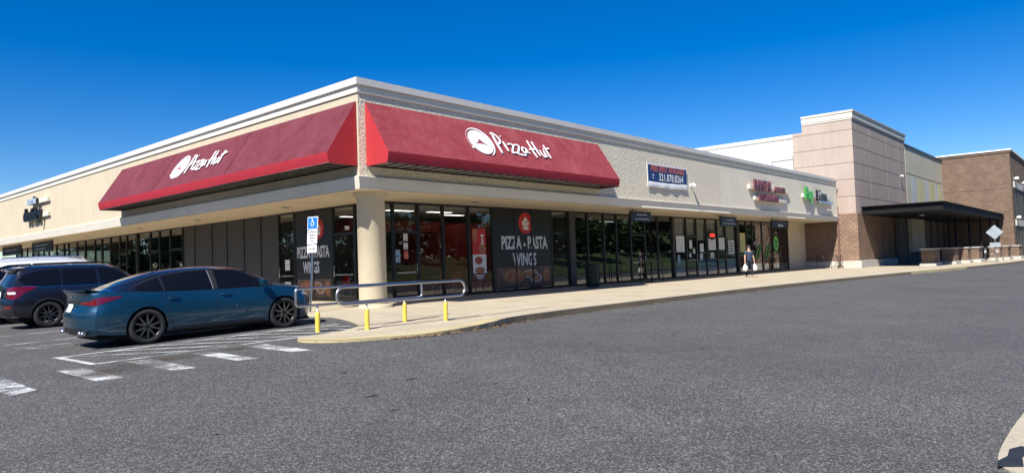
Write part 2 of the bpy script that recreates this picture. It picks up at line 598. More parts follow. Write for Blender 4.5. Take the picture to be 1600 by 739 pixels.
def sheet(poly, zf, off, step, name, m, skirt=0., thick=None):
    """flat polygon draped over zf, optionally with a skirt wall down to the asphalt"""
    bm = bmesh.new()
    vs = [bm.verts.new((p[0], p[1], 0)) for p in poly]
    bm.faces.new(vs)
    xs = [p[0] for p in poly]
    ys = [p[1] for p in poly]
    for ax, lo, hi in ((0, min(xs), max(xs)), (1, min(ys), max(ys))):
        k = math.floor(lo / step) + 1
        while k * step < hi:
            co, no = [0, 0, 0], [0, 0, 0]
            co[ax] = k * step
            no[ax] = 1
            bmesh.ops.bisect_plane(bm, geom=bm.verts[:] + bm.edges[:] + bm.faces[:], plane_co=co, plane_no=no, dist=1e-5)
            k += 1
    border = [e for e in bm.edges if len(e.link_faces) == 1]
    if skirt:
        ret = bmesh.ops.extrude_edge_only(bm, edges=border)
        low = [v for v in ret['geom'] if isinstance(v, bmesh.types.BMVert)]
        lowset = set(low)
        for v in bm.verts:
            v.co.z = zf(v.co.x, v.co.y) + off
        for v in low:
            v.co.z = za(v.co.x, v.co.y) - skirt
    else:
        for v in bm.verts:
            v.co.z = zf(v.co.x, v.co.y) + off
    bmesh.ops.recalc_face_normals(bm, faces=bm.faces)
    me = bpy.data.meshes.new(name)
    bm.to_mesh(me)
    bm.free()
    me.materials.append(M[m])
    o = bpy.data.objects.new(name, me)
    COL.objects.link(o)
    return structure(o)

def smooth_line(pts, n=6):
    out = []
    for i in range(len(pts) - 1):
        p0 = Vector(pts[max(0, i - 1)])
        p1, p2 = Vector(pts[i]), Vector(pts[i + 1])
        p3 = Vector(pts[min(len(pts) - 1, i + 2)])
        for k in range(n):
            t = k / n
            out.append(tuple(.5 * ((2 * p1) + (p2 - p0) * t + (2 * p0 - 5 * p1 + 4 * p2 - p3) * t * t + (3 * p1 - p0 - 3 * p2 + p3) * t ** 3)))
    out.append(tuple(pts[-1]))
    return out

left_edge = [(-2.0, 62), (-2.0, 8), (-1.95, 1.0), (-1.8, -1.1), (-2.3, -2.5), (-2.85, -3.75), (-3.8, -4.35), (-5.0, -4.6)]
nose = smooth_line([(-5.0, -4.6), (-5.22, -5.1), (-4.85, -5.75), (-4.1, -6.15), (-3.3, -6.4), (-2.0, -6.25), (-.8, -5.9), (.5, -5.45), (3.3, -5.28)], 5)
far = [(8, -5.3), (13.6, -5.42), (23, -5.9), (33, -6.7), (43.5, -7.9), (57.6, -9.0), (73, -9.9), (120, -12)]
outer = nose + smooth_line([(3.3, -5.28)] + far, 4)[1:]
wig = random.Random(3)
outer = [(x, y + (wig.uniform(-.02, .02) if x > -3 else 0)) for x, y in outer]
walk_poly = left_edge[:-1] + outer + [(120, 2.9), (2.9, 2.9), (2.9, 62)]
sheet(walk_poly, zs, 0., 1.0, 'sidewalk', 'concrete', .15)

def ribbon(line, w0, w1, zf, off, name, m, sub=.5):
    """strip between offsets w0 and w1 (to the left of the line) draped over zf"""
    P = []
    for i in range(len(line) - 1):
        a, b = Vector(line[i][:2]), Vector(line[i + 1][:2])
        n = max(1, int((b - a).length / sub))
        P += [a.lerp(b, k / n) for k in range(n)]
    P.append(Vector(line[-1][:2]))
    mb = MB()
    vs = []
    for i, p in enumerate(P):
        d = (P[min(i + 1, len(P) - 1)] - P[max(i - 1, 0)]).normalized()
        nn = Vector((-d.y, d.x))
        for w in (w0, w1):
            q = p + nn * w
            vs.append((q.x, q.y, zf(q.x, q.y) + off))
    mb.add(vs, [(2 * i, 2 * i + 2, 2 * i + 3, 2 * i + 1) for i in range(len(P) - 1)])
    return structure(mb.build(name, m, recalc=False))

ribbon([p for p in outer if p[0] > -1.2], .012, .17, zs, .005, 'kerb_top', 'concrete_plain')
# faded yellow paint on the kerb nose: top band and upright face
nose_y = [p for p in outer if p[0] <= .1 and p[1] < -4.7]
ribbon(nose_y, .012, .40, zs, .006, 'kerb_paint', 'kerb_yellow', .25)
def kerb_face(line, name, m, out=.006):
    mb = MB()
    vs = []
    for i, p in enumerate(line):
        d = (Vector(line[min(i + 1, len(line) - 1)]) - Vector(line[max(i - 1, 0)])).normalized()
        n = Vector((d.y, -d.x))
        q = Vector(p) + n * out
        vs += [(q.x, q.y, zs(*p) - .004), (q.x, q.y, za(*p) + .002)]
    mb.add(vs, [(2 * i, 2 * i + 1, 2 * i + 3, 2 * i + 2) for i in range(len(line) - 1)])
    structure(mb.build(name, m, recalc=False))
kerb_face(nose_y, 'kerb_paint', 'kerb_yellow')
M['kerb_dirty'] = concrete('dirty kerb face', (.20, .165, .115), False, .9)
kerb_face([p for p in outer if p[0] > .1], 'kerb_face', 'kerb_dirty', .004)
yl = [p for p in outer if 33.5 < p[0] < 47]
ribbon(yl, .012, .17, zs, .009, 'kerb_paint', 'kerb_yellow')
kerb_face(yl, 'kerb_paint', 'kerb_yellow')
yl = [p for p in outer if 66 < p[0] < 80]
ribbon(yl, .012, .3, zs, .009, 'kerb_paint', 'kerb_yellow')

ribbon([(-2.62, -4.18), (-1.2, -3.72), (.35, -3.30)], -.02, .02, zs, .006, 'expansion_joint', 'seam')
ribbon([(-1.05, -4.72), (1.0, -4.5), (3.4, -4.22)], -.018, .018, zs, .006, 'expansion_joint', 'seam')
# ------------------------------------------------------------------ painted markings
def line_mark(p, q, w, name='parking_line', m='line', off=.006):
    p, q = Vector(p), Vector(q)
    d = (q - p).normalized()
    n = Vector((-d.y, d.x)) * (w / 2)
    k = max(1, int((q - p).length / .4))
    mb = MB()
    vs = []
    for i in range(k + 1):
        c = p.lerp(q, i / k)
        for s in (-1, 1):
            e = c + n * s
            vs.append((e.x, e.y, za(e.x, e.y) + off))
    mb.add(vs, [(2 * i, 2 * i + 2, 2 * i + 3, 2 * i + 1) for i in range(k)])
    return structure(mb.build(name, m, recalc=False))

A0, A1 = Vector((-8.56, -2.50)), Vector((-2.85, -2.86))
B0, B1 = Vector((-8.51, -4.16)), Vector((-3.2, -4.36))
line_mark(A0, A1, .11, 'access_aisle_line')
line_mark(B0, B1, .11, 'access_aisle_line')
line_mark(A0 + Vector((.05, .05)), B0 + Vector((.05, -.05)), .11, 'access_aisle_line', off=.009)
for k in range(7):
    t = k / 7
    p = A0.lerp(A1, t)
    q = B0.lerp(B1, min(1, t + .30))
    if t + .3 > 1:
        f = (1 - t) / .3
        q = p.lerp(A0.lerp(A1, 1).lerp(B1, .0) + (B1 - A1) * f, 1)
    line_mark(p, q, .10, 'access_aisle_stripe', off=.012)
for y in (1.36, 4.15, 8.25, 11.1):
    line_mark((-8.4, y - .02), (-2.6, y - .25), .10, 'parking_line')
# wheelchair emblem remains, far behind the sedan
line_mark((-8.05, -.38), (-7.3, -.55), .08, 'parking_symbol')
line_mark((-8.35, -.05), (-8.05, -.38), .08, 'parking_symbol', off=.009)
line_mark((-8.45, .35), (-7.5, .05), .08, 'parking_symbol')
bars = [[(-9.04, -4.30), (-8.69, -4.45), (-8.69, -6.07), (-9.03, -6.03)], [(-8.07, -4.42), (-7.70, -4.52), (-7.72, -6.21), (-8.03, -6.12)],
        [(-7.05, -4.55), (-6.74, -4.66), (-6.72, -6.22), (-7.03, -6.12)], [(-6.09, -4.52), (-5.70, -4.62), (-5.70, -6.20), (-6.03, -6.05)],
        [(-10.05, -4.2), (-9.70, -4.35), (-9.72, -6.0), (-10.05, -6.15)], [(-11.05, -4.1), (-10.7, -4.2), (-10.72, -5.9), (-11.05, -6.0)]]
for b in bars:
    sheet(b, za, .006, .4, 'crosswalk_bar', 'bar')

# traffic island at the lower right with a tar patch
isl = smooth_line([(-6.55, -16.35), (-6.5, -16.12), (-6.2, -16.02), (-5.4, -16.0), (-4.2, -16.03), (-2, -16.15), (4, -16.7), (14, -18.5)], 4) + [(14, -24), (-6.55, -24)]
sheet(isl, lambda x, y: za(x, y) + .015, 0, 1., 'traffic_island', 'concrete_plain', .05)
sheet([(-6.46, -16.05), (-6.3, -16.03), (-6.12, -16.07), (-5.9, -16.06), (-5.75, -16.12), (-5.8, -16.2), (-6.1, -16.16), (-6.35, -16.19)],
      lambda x, y: za(x, y) + .015, .005, .2, 'tar_patch', 'tar')
# old drips and rusty wash between the crossing bars
def stain_mat(name, c, amount):
    m, t, b = newmat(name)
    tc = t.new('ShaderNodeTexCoord')
    gr = t.new('ShaderNodeTexGradient', gradient_type='SPHERICAL')
    nz = t.new('ShaderNodeTexNoise', i_Scale=3., i_Detail=6., i_Roughness=.7)
    mp = t.new('ShaderNodeMapping')
    mp.inputs['Location'].default_value = (-1, -1, 0)
    mp.inputs['Scale'].default_value = (2, 2, 0)
    t.link(tc.outputs['Generated'], mp.inputs['Vector'])
    t.link(mp.outputs['Vector'], gr.inputs['Vector'])
    t.link(tc.outputs['Object'], nz.inputs['Vector'])
    f = t.math('MULTIPLY', gr.outputs['Fac'], nz.outputs['Fac'])
    t.link(t.ramp(f, [(.05, (0, 0, 0)), (.38, (amount,) * 3)]), b.inputs['Alpha'])
    b.inputs['Base Color'].default_value = (*c, 1)
    b.inputs['Roughness'].default_value = .7
    return m
M['rust_stain'] = stain_mat('rusty wash', (.085, .064, .045), .45)
M['dark_stain'] = stain_mat('dark drip stain', (.022, .022, .022), .6)
M['pale_wear'] = stain_mat('worn wheel track', (.13, .13, .13), .45)
for (cx, cy, rx, ry, mm, of) in [(-7.6, -4.75, 1.1, .45, 'rust_stain', .013), (-8.6, -5.2, .9, .6, 'rust_stain', .0135), (-6.3, -4.7, .6, .3, 'rust_stain', .013),
                             ]:
    n = 20
    pl = [(cx + rx * math.cos(2 * math.pi * i / n), cy + ry * math.sin(2 * math.pi * i / n)) for i in range(n)]
    sheet(pl, za, of, .5, 'asphalt_stain', mm)
# leaf litter and grit caught against the kerb
lit = MB()
rl = random.Random(11)
for i in range(900):
    j = rl.randrange(len(outer) - 1)
    p = Vector(outer[j]).lerp(Vector(outer[j + 1]), rl.random())
    if not (-4 < p.x < 30) or (rl.random() < .55 and not (-4 < p.x < 1.5 or 3 < p.x < 9)):
        continue
    d = (Vector(outer[j + 1]) - Vector(outer[j])).normalized()
    n = Vector((d.y, -d.x))
    q = p + n * (.02 + abs(rl.gauss(0, .09)))
    z = za(q.x, q.y) + .012
    s = rl.uniform(.012, .05)
    a = rl.uniform(0, 6.3)
    c, e = math.cos(a) * s, math.sin(a) * s
    lit.add([(q.x + c, q.y + e, z), (q.x - e * .5, q.y + c * .5, z + rl.uniform(0, .03)), (q.x - c, q.y - e, z), (q.x + e * .5, q.y - c * .5, z + rl.uniform(0, .02))], [(0, 1, 2, 3)])
pit = MB()
for i in range(70):
    x, y = rl.uniform(-11, 8), rl.uniform(-14.5, -6.8)
    a, L = rl.uniform(-.5, .9), rl.uniform(.015, .07) * rl.choice((.6, 1, 1, 1.6))
    c, e = math.cos(a), math.sin(a)
    pts = [(L, 0), (L * .3, L * .25), (-L * .5, L * .18), (-L, 0), (-L * .2, -L * .22), (L * .5, -L * .15)]
    pit.add([(x + u * c - v * e, y + u * e + v * c, za(x, y) + .005) for u, v in pts], [(0, 1, 2, 3, 4, 5)])
o = pit.build('asphalt_pits', 'tar', recalc=False)
o['kind'] = 'stuff'
M['litter'] = mat('dry leaf litter', (.20, .12, .06), .9, var=.5, vs=9)
o = lit.build('leaf_litter', 'litter', recalc=False)
o['kind'] = 'stuff'

# ------------------------------------------------------------------ corner shop building
LX, LY = 45.6, 60.0
bld = thing('shopping_plaza', 'long cream single storey shop building with glass fronts and covered walkway', 'shop building', (0, 0, 0))
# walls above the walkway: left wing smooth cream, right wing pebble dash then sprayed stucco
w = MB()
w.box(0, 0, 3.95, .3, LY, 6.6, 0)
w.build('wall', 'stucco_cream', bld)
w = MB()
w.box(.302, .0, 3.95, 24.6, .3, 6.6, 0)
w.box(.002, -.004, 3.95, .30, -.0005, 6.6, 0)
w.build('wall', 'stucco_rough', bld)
w = MB()
w.box(24.602, .0, 3.95, LX, .3, 6.6, 0)
w.build('wall', 'stucco_mid', bld)
# roof deck and end wall
w = MB()
w.box(.31, .31, 6.2, LX - .02, LY, 6.35)
w.box(LX - .3, .32, 3.95, LX, LY, 6.19)
w.build('roof', 'trim_metal', bld)
# cornice: stepped profile swept along both faces (d = how far proud of the wall, z)
def sweep_corner(prof, name, m, lx=LX, ly=LY):
    mb = MB()
    n = len(prof)
    vs = []
    for (px, py) in ((0, ly), (0, 0), (lx, 0)):
        for d, z in prof:
            if (px, py) == (0, ly):
                vs.append((-d, ly, z))
            elif (px, py) == (0, 0):
                vs.append((-d, -d, z))
            else:
                vs.append((lx + .02, -d, z))
    for s in range(2):
        mb.add([], [])
        base = len(mb.v)
        mb.add(vs[s * n:(s + 2) * n], [(i, (i + 1) % n, n + (i + 1) % n, n + i) for i in range(n)])
    mb.add(vs[:n], [tuple(range(n))])
    mb.add(vs[-n:], [tuple(range(n))[::-1]])
    return mb.build(name, m, bld)
sweep_corner([(-.35, 6.86), (.085, 6.86), (.085, 6.655), (-.35, 6.655)], 'coping', 'trim_metal')
sweep_corner([(-.2, 6.652), (.02, 6.652), (.006, 6.462), (-.2, 6.462)], 'cornice', 'trim')
sweep_corner([(-.2, 6.46), (.05, 6.46), (.045, 6.42), (-.2, 6.42)], 'moulding', 'trim')
# thin clips along the coping joints
for k in range(12):
    c = MB()
    x = 1.5 + 3.7 * k
    c.box(x, -.089, 6.66, x + .05, -.0855, 6.864)
    c.box(x, -.089, 6.8605, x + .05, .3, 6.8665)
    c.build('coping_joint', 'trim_metal', bld)
# fascia band leaning back under itself, and a soffit
sweep_corner([(-.02, 3.948), (.075, 3.948), (.082, 3.93), (.004, 3.60), (-.02, 3.60)], 'fascia_band', 'trim')
f = MB()
f.prism([(.006, 3.70), (.045, 3.602), (.006, 3.602)], (16.0, 0, 0), (0, -1, 0), (0, 0, 1), (9.6, 0, 0))
f.build('flashing', 'trim', bld)
f = MB()
f.prism([(.006, 3.68), (.045, 3.602), (.006, 3.602)], (34.6, 0, 0), (0, -1, 0), (0, 0, 1), (3.6, 0, 0))
f.build('flashing', 'trim', bld)
s = MB()
s.box(.0, .0, 3.57, LX, 2.95, 3.599)
s.box(.0, 2.952, 3.57, 2.95, LY, 3.599)
s.build('soffit', 'soffit', bld)
for (x, y) in [(1.4, 6.4), (1.4, 13.5), (1.3, 19.5), (1.4, 27), (6.3, 1.4), (17.5, 1.4), (27, 1.3), (36.5, 1.4)]:
    d = MB()
    d.lathe([(0, -.012), (.13, -.012), (.16, -.004), (.16, .0)], (x, y, 3.568), 20)
    d.build('downlight', 'int_dark', bld)

# storefront frames and panes
def window(axis, a, b, z0, z1, pane='glass', rails=(), door=False, depth=.11, fw=.055):
    """one glazed bay of the storefront as a frame with its pane; axis 'x' = right wing (plane y=2.8)"""
    fr, pn = MB(), MB()
    def bx(mb, u0, u1, d0, d1, h0, h1):
        if axis == 'x':
            mb.box(u0, d0, h0, u1, d1, h1)
        else:
            mb.box(d0, u0, h0, d1, u1, h1)
    e = .0015
    D0, D1 = 2.8 - depth * .45, 2.8 + depth * .55
    bx(fr, a + e, a + fw, D0, D1, z0, z1)
    bx(fr, b - fw, b - e, D0, D1, z0, z1)
    bx(fr, a + fw + .001, b - fw - .001, D0 + .004, D1, z1 - .07, z1)
    bx(fr, a + fw + .001, b - fw - .001, D0 + .004, D1, z0, z0 + (.16 if door else .10))
    for r in rails:
        bx(fr, a + fw + .001, b - fw - .001, D0 + .004, D1, r - .045, r + .045)
    o = fr.build('door' if door else 'window', 'bronze', bld)
    c = 2.8
    u0, u1, h0, h1 = a + fw - .01, b - fw + .01, z0 + .08, z1 - .05
    if axis == 'x':
        pn.quad((u0, c, h0), (u1, c, h0), (u1, c, h1), (u0, c, h1))
    else:
        pn.quad((c, u1, h0), (c, u0, h0), (c, u0, h1), (c, u1, h1))
    pn.build('pane', pane, o)
    if door:
        h = MB()
        u = b - .16
        if axis == 'x':
            h.tube([(u, D0 - .06, .95), (u, D0 - .06, 1.35)], .014)
            h.box(u - .012, D0 - .06, .97, u + .012, D0 + .005, .99)
            h.box(u - .012, D0 - .06, 1.31, u + .012, D0 + .005, 1.33)
            h.box(a + fw + .03, D0 - .03, 1.0, u - .05, D0 - .01, 1.04)
        else:
            h.tube([(D0 - .06, u, .95), (D0 - .06, u, 1.35)], .014)
            h.box(D0 - .06, u - .012, .97, D0 + .005, u + .012, .99)
            h.box(D0 - .06, u - .012, 1.31, D0 + .005, u + .012, 1.33)
            h.box(D0 - .03, a + fw + .03, 1.0, D0 - .01, u - .05, 1.04)
        h.build('handle', 'alu', o)
    return o

ZT = 3.568
RX = [2.95, 4.76, 5.9, 7.29, 8.69, 10.09, 11.21, 12.61, 13.92]
for i in range(len(RX) - 1):
    a, b = RX[i], RX[i + 1]
    if i == 0:
        window('x', a, a + .52, .05, ZT)
        window('x', a + .52, 4.64, .05, ZT, rails=(2.48,), door=True)
    elif i == 1:
        window('x', a - .12, b, .05, ZT)
    else:
        window('x', a, b, .05 - .002 * a, ZT)
RX2 = [14.38, 15.49, 16.89, 18.04, 19.43, 20.86, 22.25, 23.86]
for i in range(len(RX2) - 1):
    window('x', RX2[i], RX2[i + 1], .05 - .002 * RX2[i], ZT, 'glass_dark', rails=(2.48,) if i == 4 else (), door=(i == 4))
RX3 = [24.1, 25.63, 26.95, 28.29, 29.84, 31.08, 32.8]
for i in range(len(RX3) - 1):
    window('x', RX3[i], RX3[i + 1], .05 - .002 * RX3[i], ZT, 'glass', rails=(2.42,) if i in (1, 4) else (), door=(i == 1))
RX4 = [33.1, 34.41, 35.47, 37.19, 39.01, 40.53, 42.3]
for i in range(len(RX4) - 1):
    window('x', RX4[i], RX4[i + 1], .05 - .002 * RX4[i], ZT, 'glass_dark', rails=(2.45,) if i in (1, 4) else (), door=(i == 4))
LYs = [2.95, 4.1, 5.48, 6.78, 8.05]
window('y', 2.95, 4.1, .05, ZT)
window('y', 4.1, 5.46, .05, ZT, rails=(2.52,), door=True)
window('y', 5.48, 6.78, .05, ZT)
window('y', 6.78, 8.05, .05, ZT)
window('y', 8.07, 9.27, .05, ZT, rails=(2.34,), door=True)
LY2 = [18.12, 19.56, 20.86, 21.99, 23.59]
for i in range(4):
    window('y', LY2[i], LY2[i + 1], .05, ZT, 'glass_dark', rails=(2.5,) if i in (0, 2) else (), door=(i == 2))
LY3 = [23.85, 25.2, 26.22, 27.63, 29.0, 30.16, 31.81, 33.3, 34.89, 35.8, 37.32, 38.95, 40.08, 41.39, 42.6, 44, 45.4, 46.8]
for i in range(len(LY3) - 1):
    window('y', LY3[i], LY3[i + 1], .05, ZT, 'glass_dark', rails=(2.5,) if i % 5 == 1 else (), door=(i % 5 == 1))
# solid piers between the shops
for a, b in ((13.93, 14.37), (23.87, 24.09), (32.81, 33.09)):
    p = MB()
    p.box(a, 2.70, -.08, b, 3.0, ZT)
    p.build('pier', 'panel_grey', bld)
p = MB()
p.box(2.72, 23.6, -.02, 3.0, 23.84, ZT)
p.build('pier', 'bronze', bld)
p = MB()
p.box(42.31, 2.72, -.15, LX + .5, 3.0, ZT)
p.build('end_wall', 'soffit', bld)
p = MB()
p.box(2.72, 2.72, .03, 2.945, 2.945, ZT)
p.build('corner_post', 'bronze', bld)
# charcoal infill panels on the left wing
PB = [9.3, 10.71, 12.13, 13.67, 15.1, 16.88, 18.1]
for i in range(6):
    p = MB()
    p.box(2.80, PB[i] + .03, .03, 2.86, PB[i + 1] - .03, ZT)
    p.build('infill_panel', 'panel_grey', bld)
    p = MB()
    p.box(2.775, PB[i + 1] - .029, .03, 2.87, PB[i + 1] + .029, ZT)
    p.build('batten', 'bronze', bld)
# interiors: floor, ceiling, back wall, partitions
p = MB()
p.box(2.95, 2.95, -.06, LX - .3, 9.5, .03)
p.box(2.95, 9.502, -.06, 9.5, 47, .03)
p.build('floor', 'int_floor', bld)
p = MB()
p.box(2.95, 2.95, 3.42, LX - .3, 9.5, 3.5)
p.box(2.95, 9.502, 3.42, 9.5, 47, 3.5)
p.build('ceiling', 'int_ceiling', bld)
p = MB()
p.box(9.502, 9.5, .03, LX - .3, 9.6, 3.42)
p.box(9.5, 18.1, .03, 9.6, 47, 3.42)
for x in (14.1, 24.0, 32.95):
    p.box(x - .06, 3.02, .031, x + .06, 9.49, 3.419)
p.box(2.88, 9.31, .031, 9.49, 9.45, 3.419)
p.box(3.0, 18.0, .031, 9.49, 18.1, 3.419)
p.box(3.0, 23.66, .031, 9.49, 23.8, 3.419)
p.build('partition', 'int_dark', bld)
p = MB()
p.box(9.0, 3.02, .031, 9.12, 9.3, 3.0)
p.box(4.2, 6.4, 2.72, 13.9, 6.55, 3.2)
p.box(4.2, 6.56, 2.72, 4.35, 9.3, 3.2)
p.build('interior_wall', 'red_wall', bld)
for i, (x, y) in enumerate([(4.5, 4.2), (6.6, 4.2), (8.3, 5.2), (4.8, 7.6), (11.4, 5.), (17, 5.5), (21, 5.5), (28, 5.8)]):
    d = MB()
    d.box(x, y, 3.405, x + 1.2, y + .3, 3.419)
    d.build('ceiling_light', 'lamp_panel', bld)
# corner column with flared cap and low round base
c = MB()
CX, CY = .99, .80
c.lathe([(.43, -.08), (.43, 3.36), (.47, 3.40), (.47, 3.44), (.52, 3.48), (.54, 3.56), (.54, 3.597), (0, 3.597)], (CX, CY, 0), 40)
col_o = c.build('column', 'column', bld)
c = MB()
c.lathe([(0, .12), (.50, .12), (.53, .09), (.53, -.1)], (CX + .06, CY - .06, 0), 40)
c.build('column_base', 'column', bld)
# brown downpipe at the far right corner
c = MB()
c.box(LX + .03, -.02, -.1, LX + .16, .12, 4.7)
c.build('downpipe', mat('brown downpipe', (.16, .085, .06), .6), bld)
# ------------------------------------------------------------------ awnings
def emblem_and_words(S, T, N, O, s, parent):
    """round roof emblem and brush lettering on the slope. O = emblem centre, S along, T up the slope, N out, s = scale"""
    S, T, N, O = Vector(S).normalized(), Vector(T).normalized(), Vector(N).normalized(), Vector(O)
    e = MB()
    e.disc(O + N * .012, S, T, N * .010, .50 * s, .50 * s, 40)
    ring = []
    for i in range(38):
        a = R(-62 + i * 7.6)
        ring.append(O + N * .016 + S * (.575 * s * math.cos(a)) + T * (.575 * s * math.sin(a)))
    e.tube(ring, [.006 * s + .040 * s * math.sin(math.pi * min(1, i / 30 + .12)) for i in range(38)], 8, flat=(N, .25))
    e.tube([O + N * .014 + S * (.56 * s * math.cos(R(a))) + T * (.56 * s * math.sin(R(a))) for a in (205, 211, 217)], .03 * s, 8, flat=(N, .25))
    em = e.build('emblem', 'white_vinyl', parent)
    r = MB()
    roof = [(-.30, -.10), (-.13, -.02), (-.07, .05), (-.07, .085), (-.02, .10), (.05, .085), (.06, .04), (.14, -.03), (.30, -.115), (.12, -.075), (-.08, -.07)]
    r.prism([(x * s, y * s) for x, y in roof], O + N * .0235, S, T, N * .006)
    r.build('roof_mark', 'fabric', em)
    # brush strokes: (points, width)
    W = [([(0, .46), (.10, .52), (.30, .44), (.40, .28), (.30, .12), (.14, .06)], .055),
         ([(.10, .44), (.09, .1), (.11, -.36)], .07),
         ([(.54, .20), (.55, -.02), (.58, -.22)], .06), ([(.545, .45), (.57, .43)], .06),
         ([(.72, .10), (.90, .14), (1.06, .08), (.92, -.08), (.78, -.24), (.95, -.24), (1.1, -.22)], .052),
         ([(1.12, .12), (1.32, .14), (1.42, .10), (1.30, -.06), (1.12, -.25), (1.36, -.30), (1.62, -.28)], .052),
         ([(1.78, .04), (1.62, .06), (1.52, -.06), (1.58, -.18), (1.72, -.14), (1.82, .04), (1.83, -.12), (1.93, -.18)], .052),
         ([(2.20, .44), (2.21, .0), (2.27, -.34)], .062), ([(2.02, .02), (2.3, .06), (2.62, .08)], .05), ([(2.48, .42), (2.50, .05), (2.56, -.24)], .062),
         ([(2.72, .06), (2.74, -.12), (2.82, -.24), (2.94, -.18), (2.99, .06), (3.0, -.12), (3.07, -.22)], .052),
         ([(3.20, .34), (3.20, 0), (3.24, -.28)], .056), ([(3.02, .14), (3.25, .17), (3.52, .22)], .048)]
    t = MB()
    for k, (pts, wd) in enumerate(W):
        q = smooth_line(pts, 4)
        P3 = [O + N * (.018 + .0012 * k) + S * ((.74 + x * .84) * s) + T * ((y - .02) * s) for x, y in q]
        m = len(P3)
        t.tube(P3, [wd * s * .92 * (.72 + .28 * math.sin(math.pi * (i + .6) / m)) for i in range(m)], 8, flat=(N, .2))
    t.build('lettering', 'white_vinyl', parent)

def awning(wing, L0, L1, label):
    """slope from the wall (z 6.17) to the valance head (proud 1.05, z 4.57); valance hangs to 4.25 leaning back"""
    def P(u, d, z):
        return Vector((u, -d, z)) if wing == 'x' else Vector((-d, u, z))
    t = thing('awning', label, 'awning', P((L0 + L1) / 2, 0, 4.25))
    c = MB()
    n = 24
    vs = []
    rr = random.Random(5 if wing == 'x' else 9)
    for i in range(n + 1):
        u = L0 + (L1 - L0) * i / n
        for j in range(7):
            k = j / 6
            sag = -.025 * math.sin(math.pi * k) * (1 if i % 2 else .35)
            d, z = .02 + 1.03 * k, 6.17 - 1.60 * k
            vs.append(P(u, d + sag * .83, z + sag * .55))
    c.add(vs, [(i * 7 + j, i * 7 + j + 1, (i + 1) * 7 + j + 1, (i + 1) * 7 + j) for i in range(n) for j in range(6)], 0, True)
    c.build('canopy', 'fabric' if wing == 'x' else 'fabric_dark', t)
    ns = 2 if wing == 'x' else 3
    for k in range(1, ns):
        u = L0 + (L1 - L0) * k / ns + .11
        sm = MB()
        for w_ in (0, .05):
            sm.tube([P(u + w_, .02 + 1.03 * q / 6 + .003, 6.17 - 1.60 * q / 6 + .001) for q in range(7)], .005, 5)
        sm.build('seam', 'fabric' if wing == 'x' else 'fabric_dark', t)
    v = MB()
    vs = []
    for i in range(n + 1):
        u = L0 + (L1 - L0) * i / n
        w = .008 * math.sin(i * 2.1)
        vs += [P(u, 1.052, 4.572), P(u, 1.035 + w * .5, 4.41), P(u, .985 + w, 4.25)]
    v.add(vs, [(i * 3 + j, i * 3 + j + 1, (i + 1) * 3 + j + 1, (i + 1) * 3 + j) for i in range(n) for j in range(2)], 0, True)
    v.build('valance', 'valance', t)
    for u in (L0, L1):
        e = MB()
        e.add([P(u, .02, 6.165), P(u, 1.047, 4.572), P(u, 1.03, 4.41), P(u, .985, 4.25), P(u, .02, 4.25)], [(0, 1, 2, 3, 4)])
        e.build('end_panel', 'canvas_side', t)
    fr = MB()
    def bar(a, b, s=.02):
        fr.tube([a, b], s, 6)
    bar(P(L0, .98, 4.265), P(L1, .98, 4.265))
    bar(P(L0, .03, 4.265), P(L1, .03, 4.265))
    m = int((L1 - L0) / .42)
    for i in range(m + 1):
        u = L0 + .03 + (L1 - L0 - .06) * i / m
        bar(P(u, .03, 4.265), P(u, .98, 4.265), .016)
    for i in range(0, m + 1, 4):
        u = L0 + .05 + (L1 - L0 - .1) * i / m
        bar(P(u, .04, 6.08), P(u, 1.0, 4.54), .016)
    fr.build('frame', 'black_metal', t)
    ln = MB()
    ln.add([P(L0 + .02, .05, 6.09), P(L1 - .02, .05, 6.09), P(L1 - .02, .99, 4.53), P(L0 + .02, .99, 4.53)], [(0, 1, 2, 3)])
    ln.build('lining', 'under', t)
    return t

awR = awning('x', .25, 12.5, 'red canvas awning on the pebble wall right of the corner')
slope = Vector((0, 1.03, 1.60)).normalized()
emblem_and_words((1, 0, 0), slope, Vector((0, -1.60, 1.03)), (4.62, -.548, 5.35), 1.06, awR)
awL = awning('y', .06, 17.95, 'longer red canvas awning on the smooth wall left of the corner')
slopeL = Vector((1.03, 0, 1.60)).normalized()
emblem_and_words((0, -1, 0), slopeL, Vector((-1.60, 0, 1.03)), (-.548, 10.68, 5.35), 1.0, awL)

# ------------------------------------------------------------------ banner, wall signs
t = thing('rental_banner', 'navy FREE RENT AVAILABLE banner tied to the pebble wall', 'banner', (18.45, -.05, 4.6))
b = MB()
rb = random.Random(2)
n = 14
vs = []
for i in range(n + 1):
    u = 16.53 + 3.84 * i / n
    sag = -.03 * math.sin(math.pi * i / n)
    for k, z in enumerate((5.66, 5.3, 4.86)):
        vs.append((u, -.075 + .012 * math.sin(i * 1.7 + k), z + .045 * i / n + sag))
b.add(vs, [(i * 3 + j, i * 3 + j + 1, (i + 1) * 3 + j + 1, (i + 1) * 3 + j) for i in range(n) for j in range(2)], 0, True)
b.build('banner_face', 'sign_blue', t)
b = MB()
vs = []
for i in range(n + 1):
    u = 16.53 + 3.84 * i / n
    sag = -.03 * math.sin(math.pi * i / n)
    y = -.075 + .012 * math.sin(i * 1.7 + 2)
    vs += [(u, y, 4.859 + .045 * i / n + sag), (u, y - .03 - .02 * math.sin(i * 2.3), 4.76 + .045 * i / n + sag), (u, y - .012 * math.cos(i * 1.3), 4.60 + .03 * i / n + sag)]
b.add(vs, [(i * 3 + j, i * 3 + j + 1, (i + 1) * 3 + j + 1, (i + 1) * 3 + j) for i in range(n) for j in range(2)], 0, True)
b.box(16.50, -.085, 5.655, 20.40, -.065, 5.74)
b.box(16.46, -.085, 4.6, 16.53, -.065, 5.72)
b.build('banner_hem', 'white', t)
x = MB()
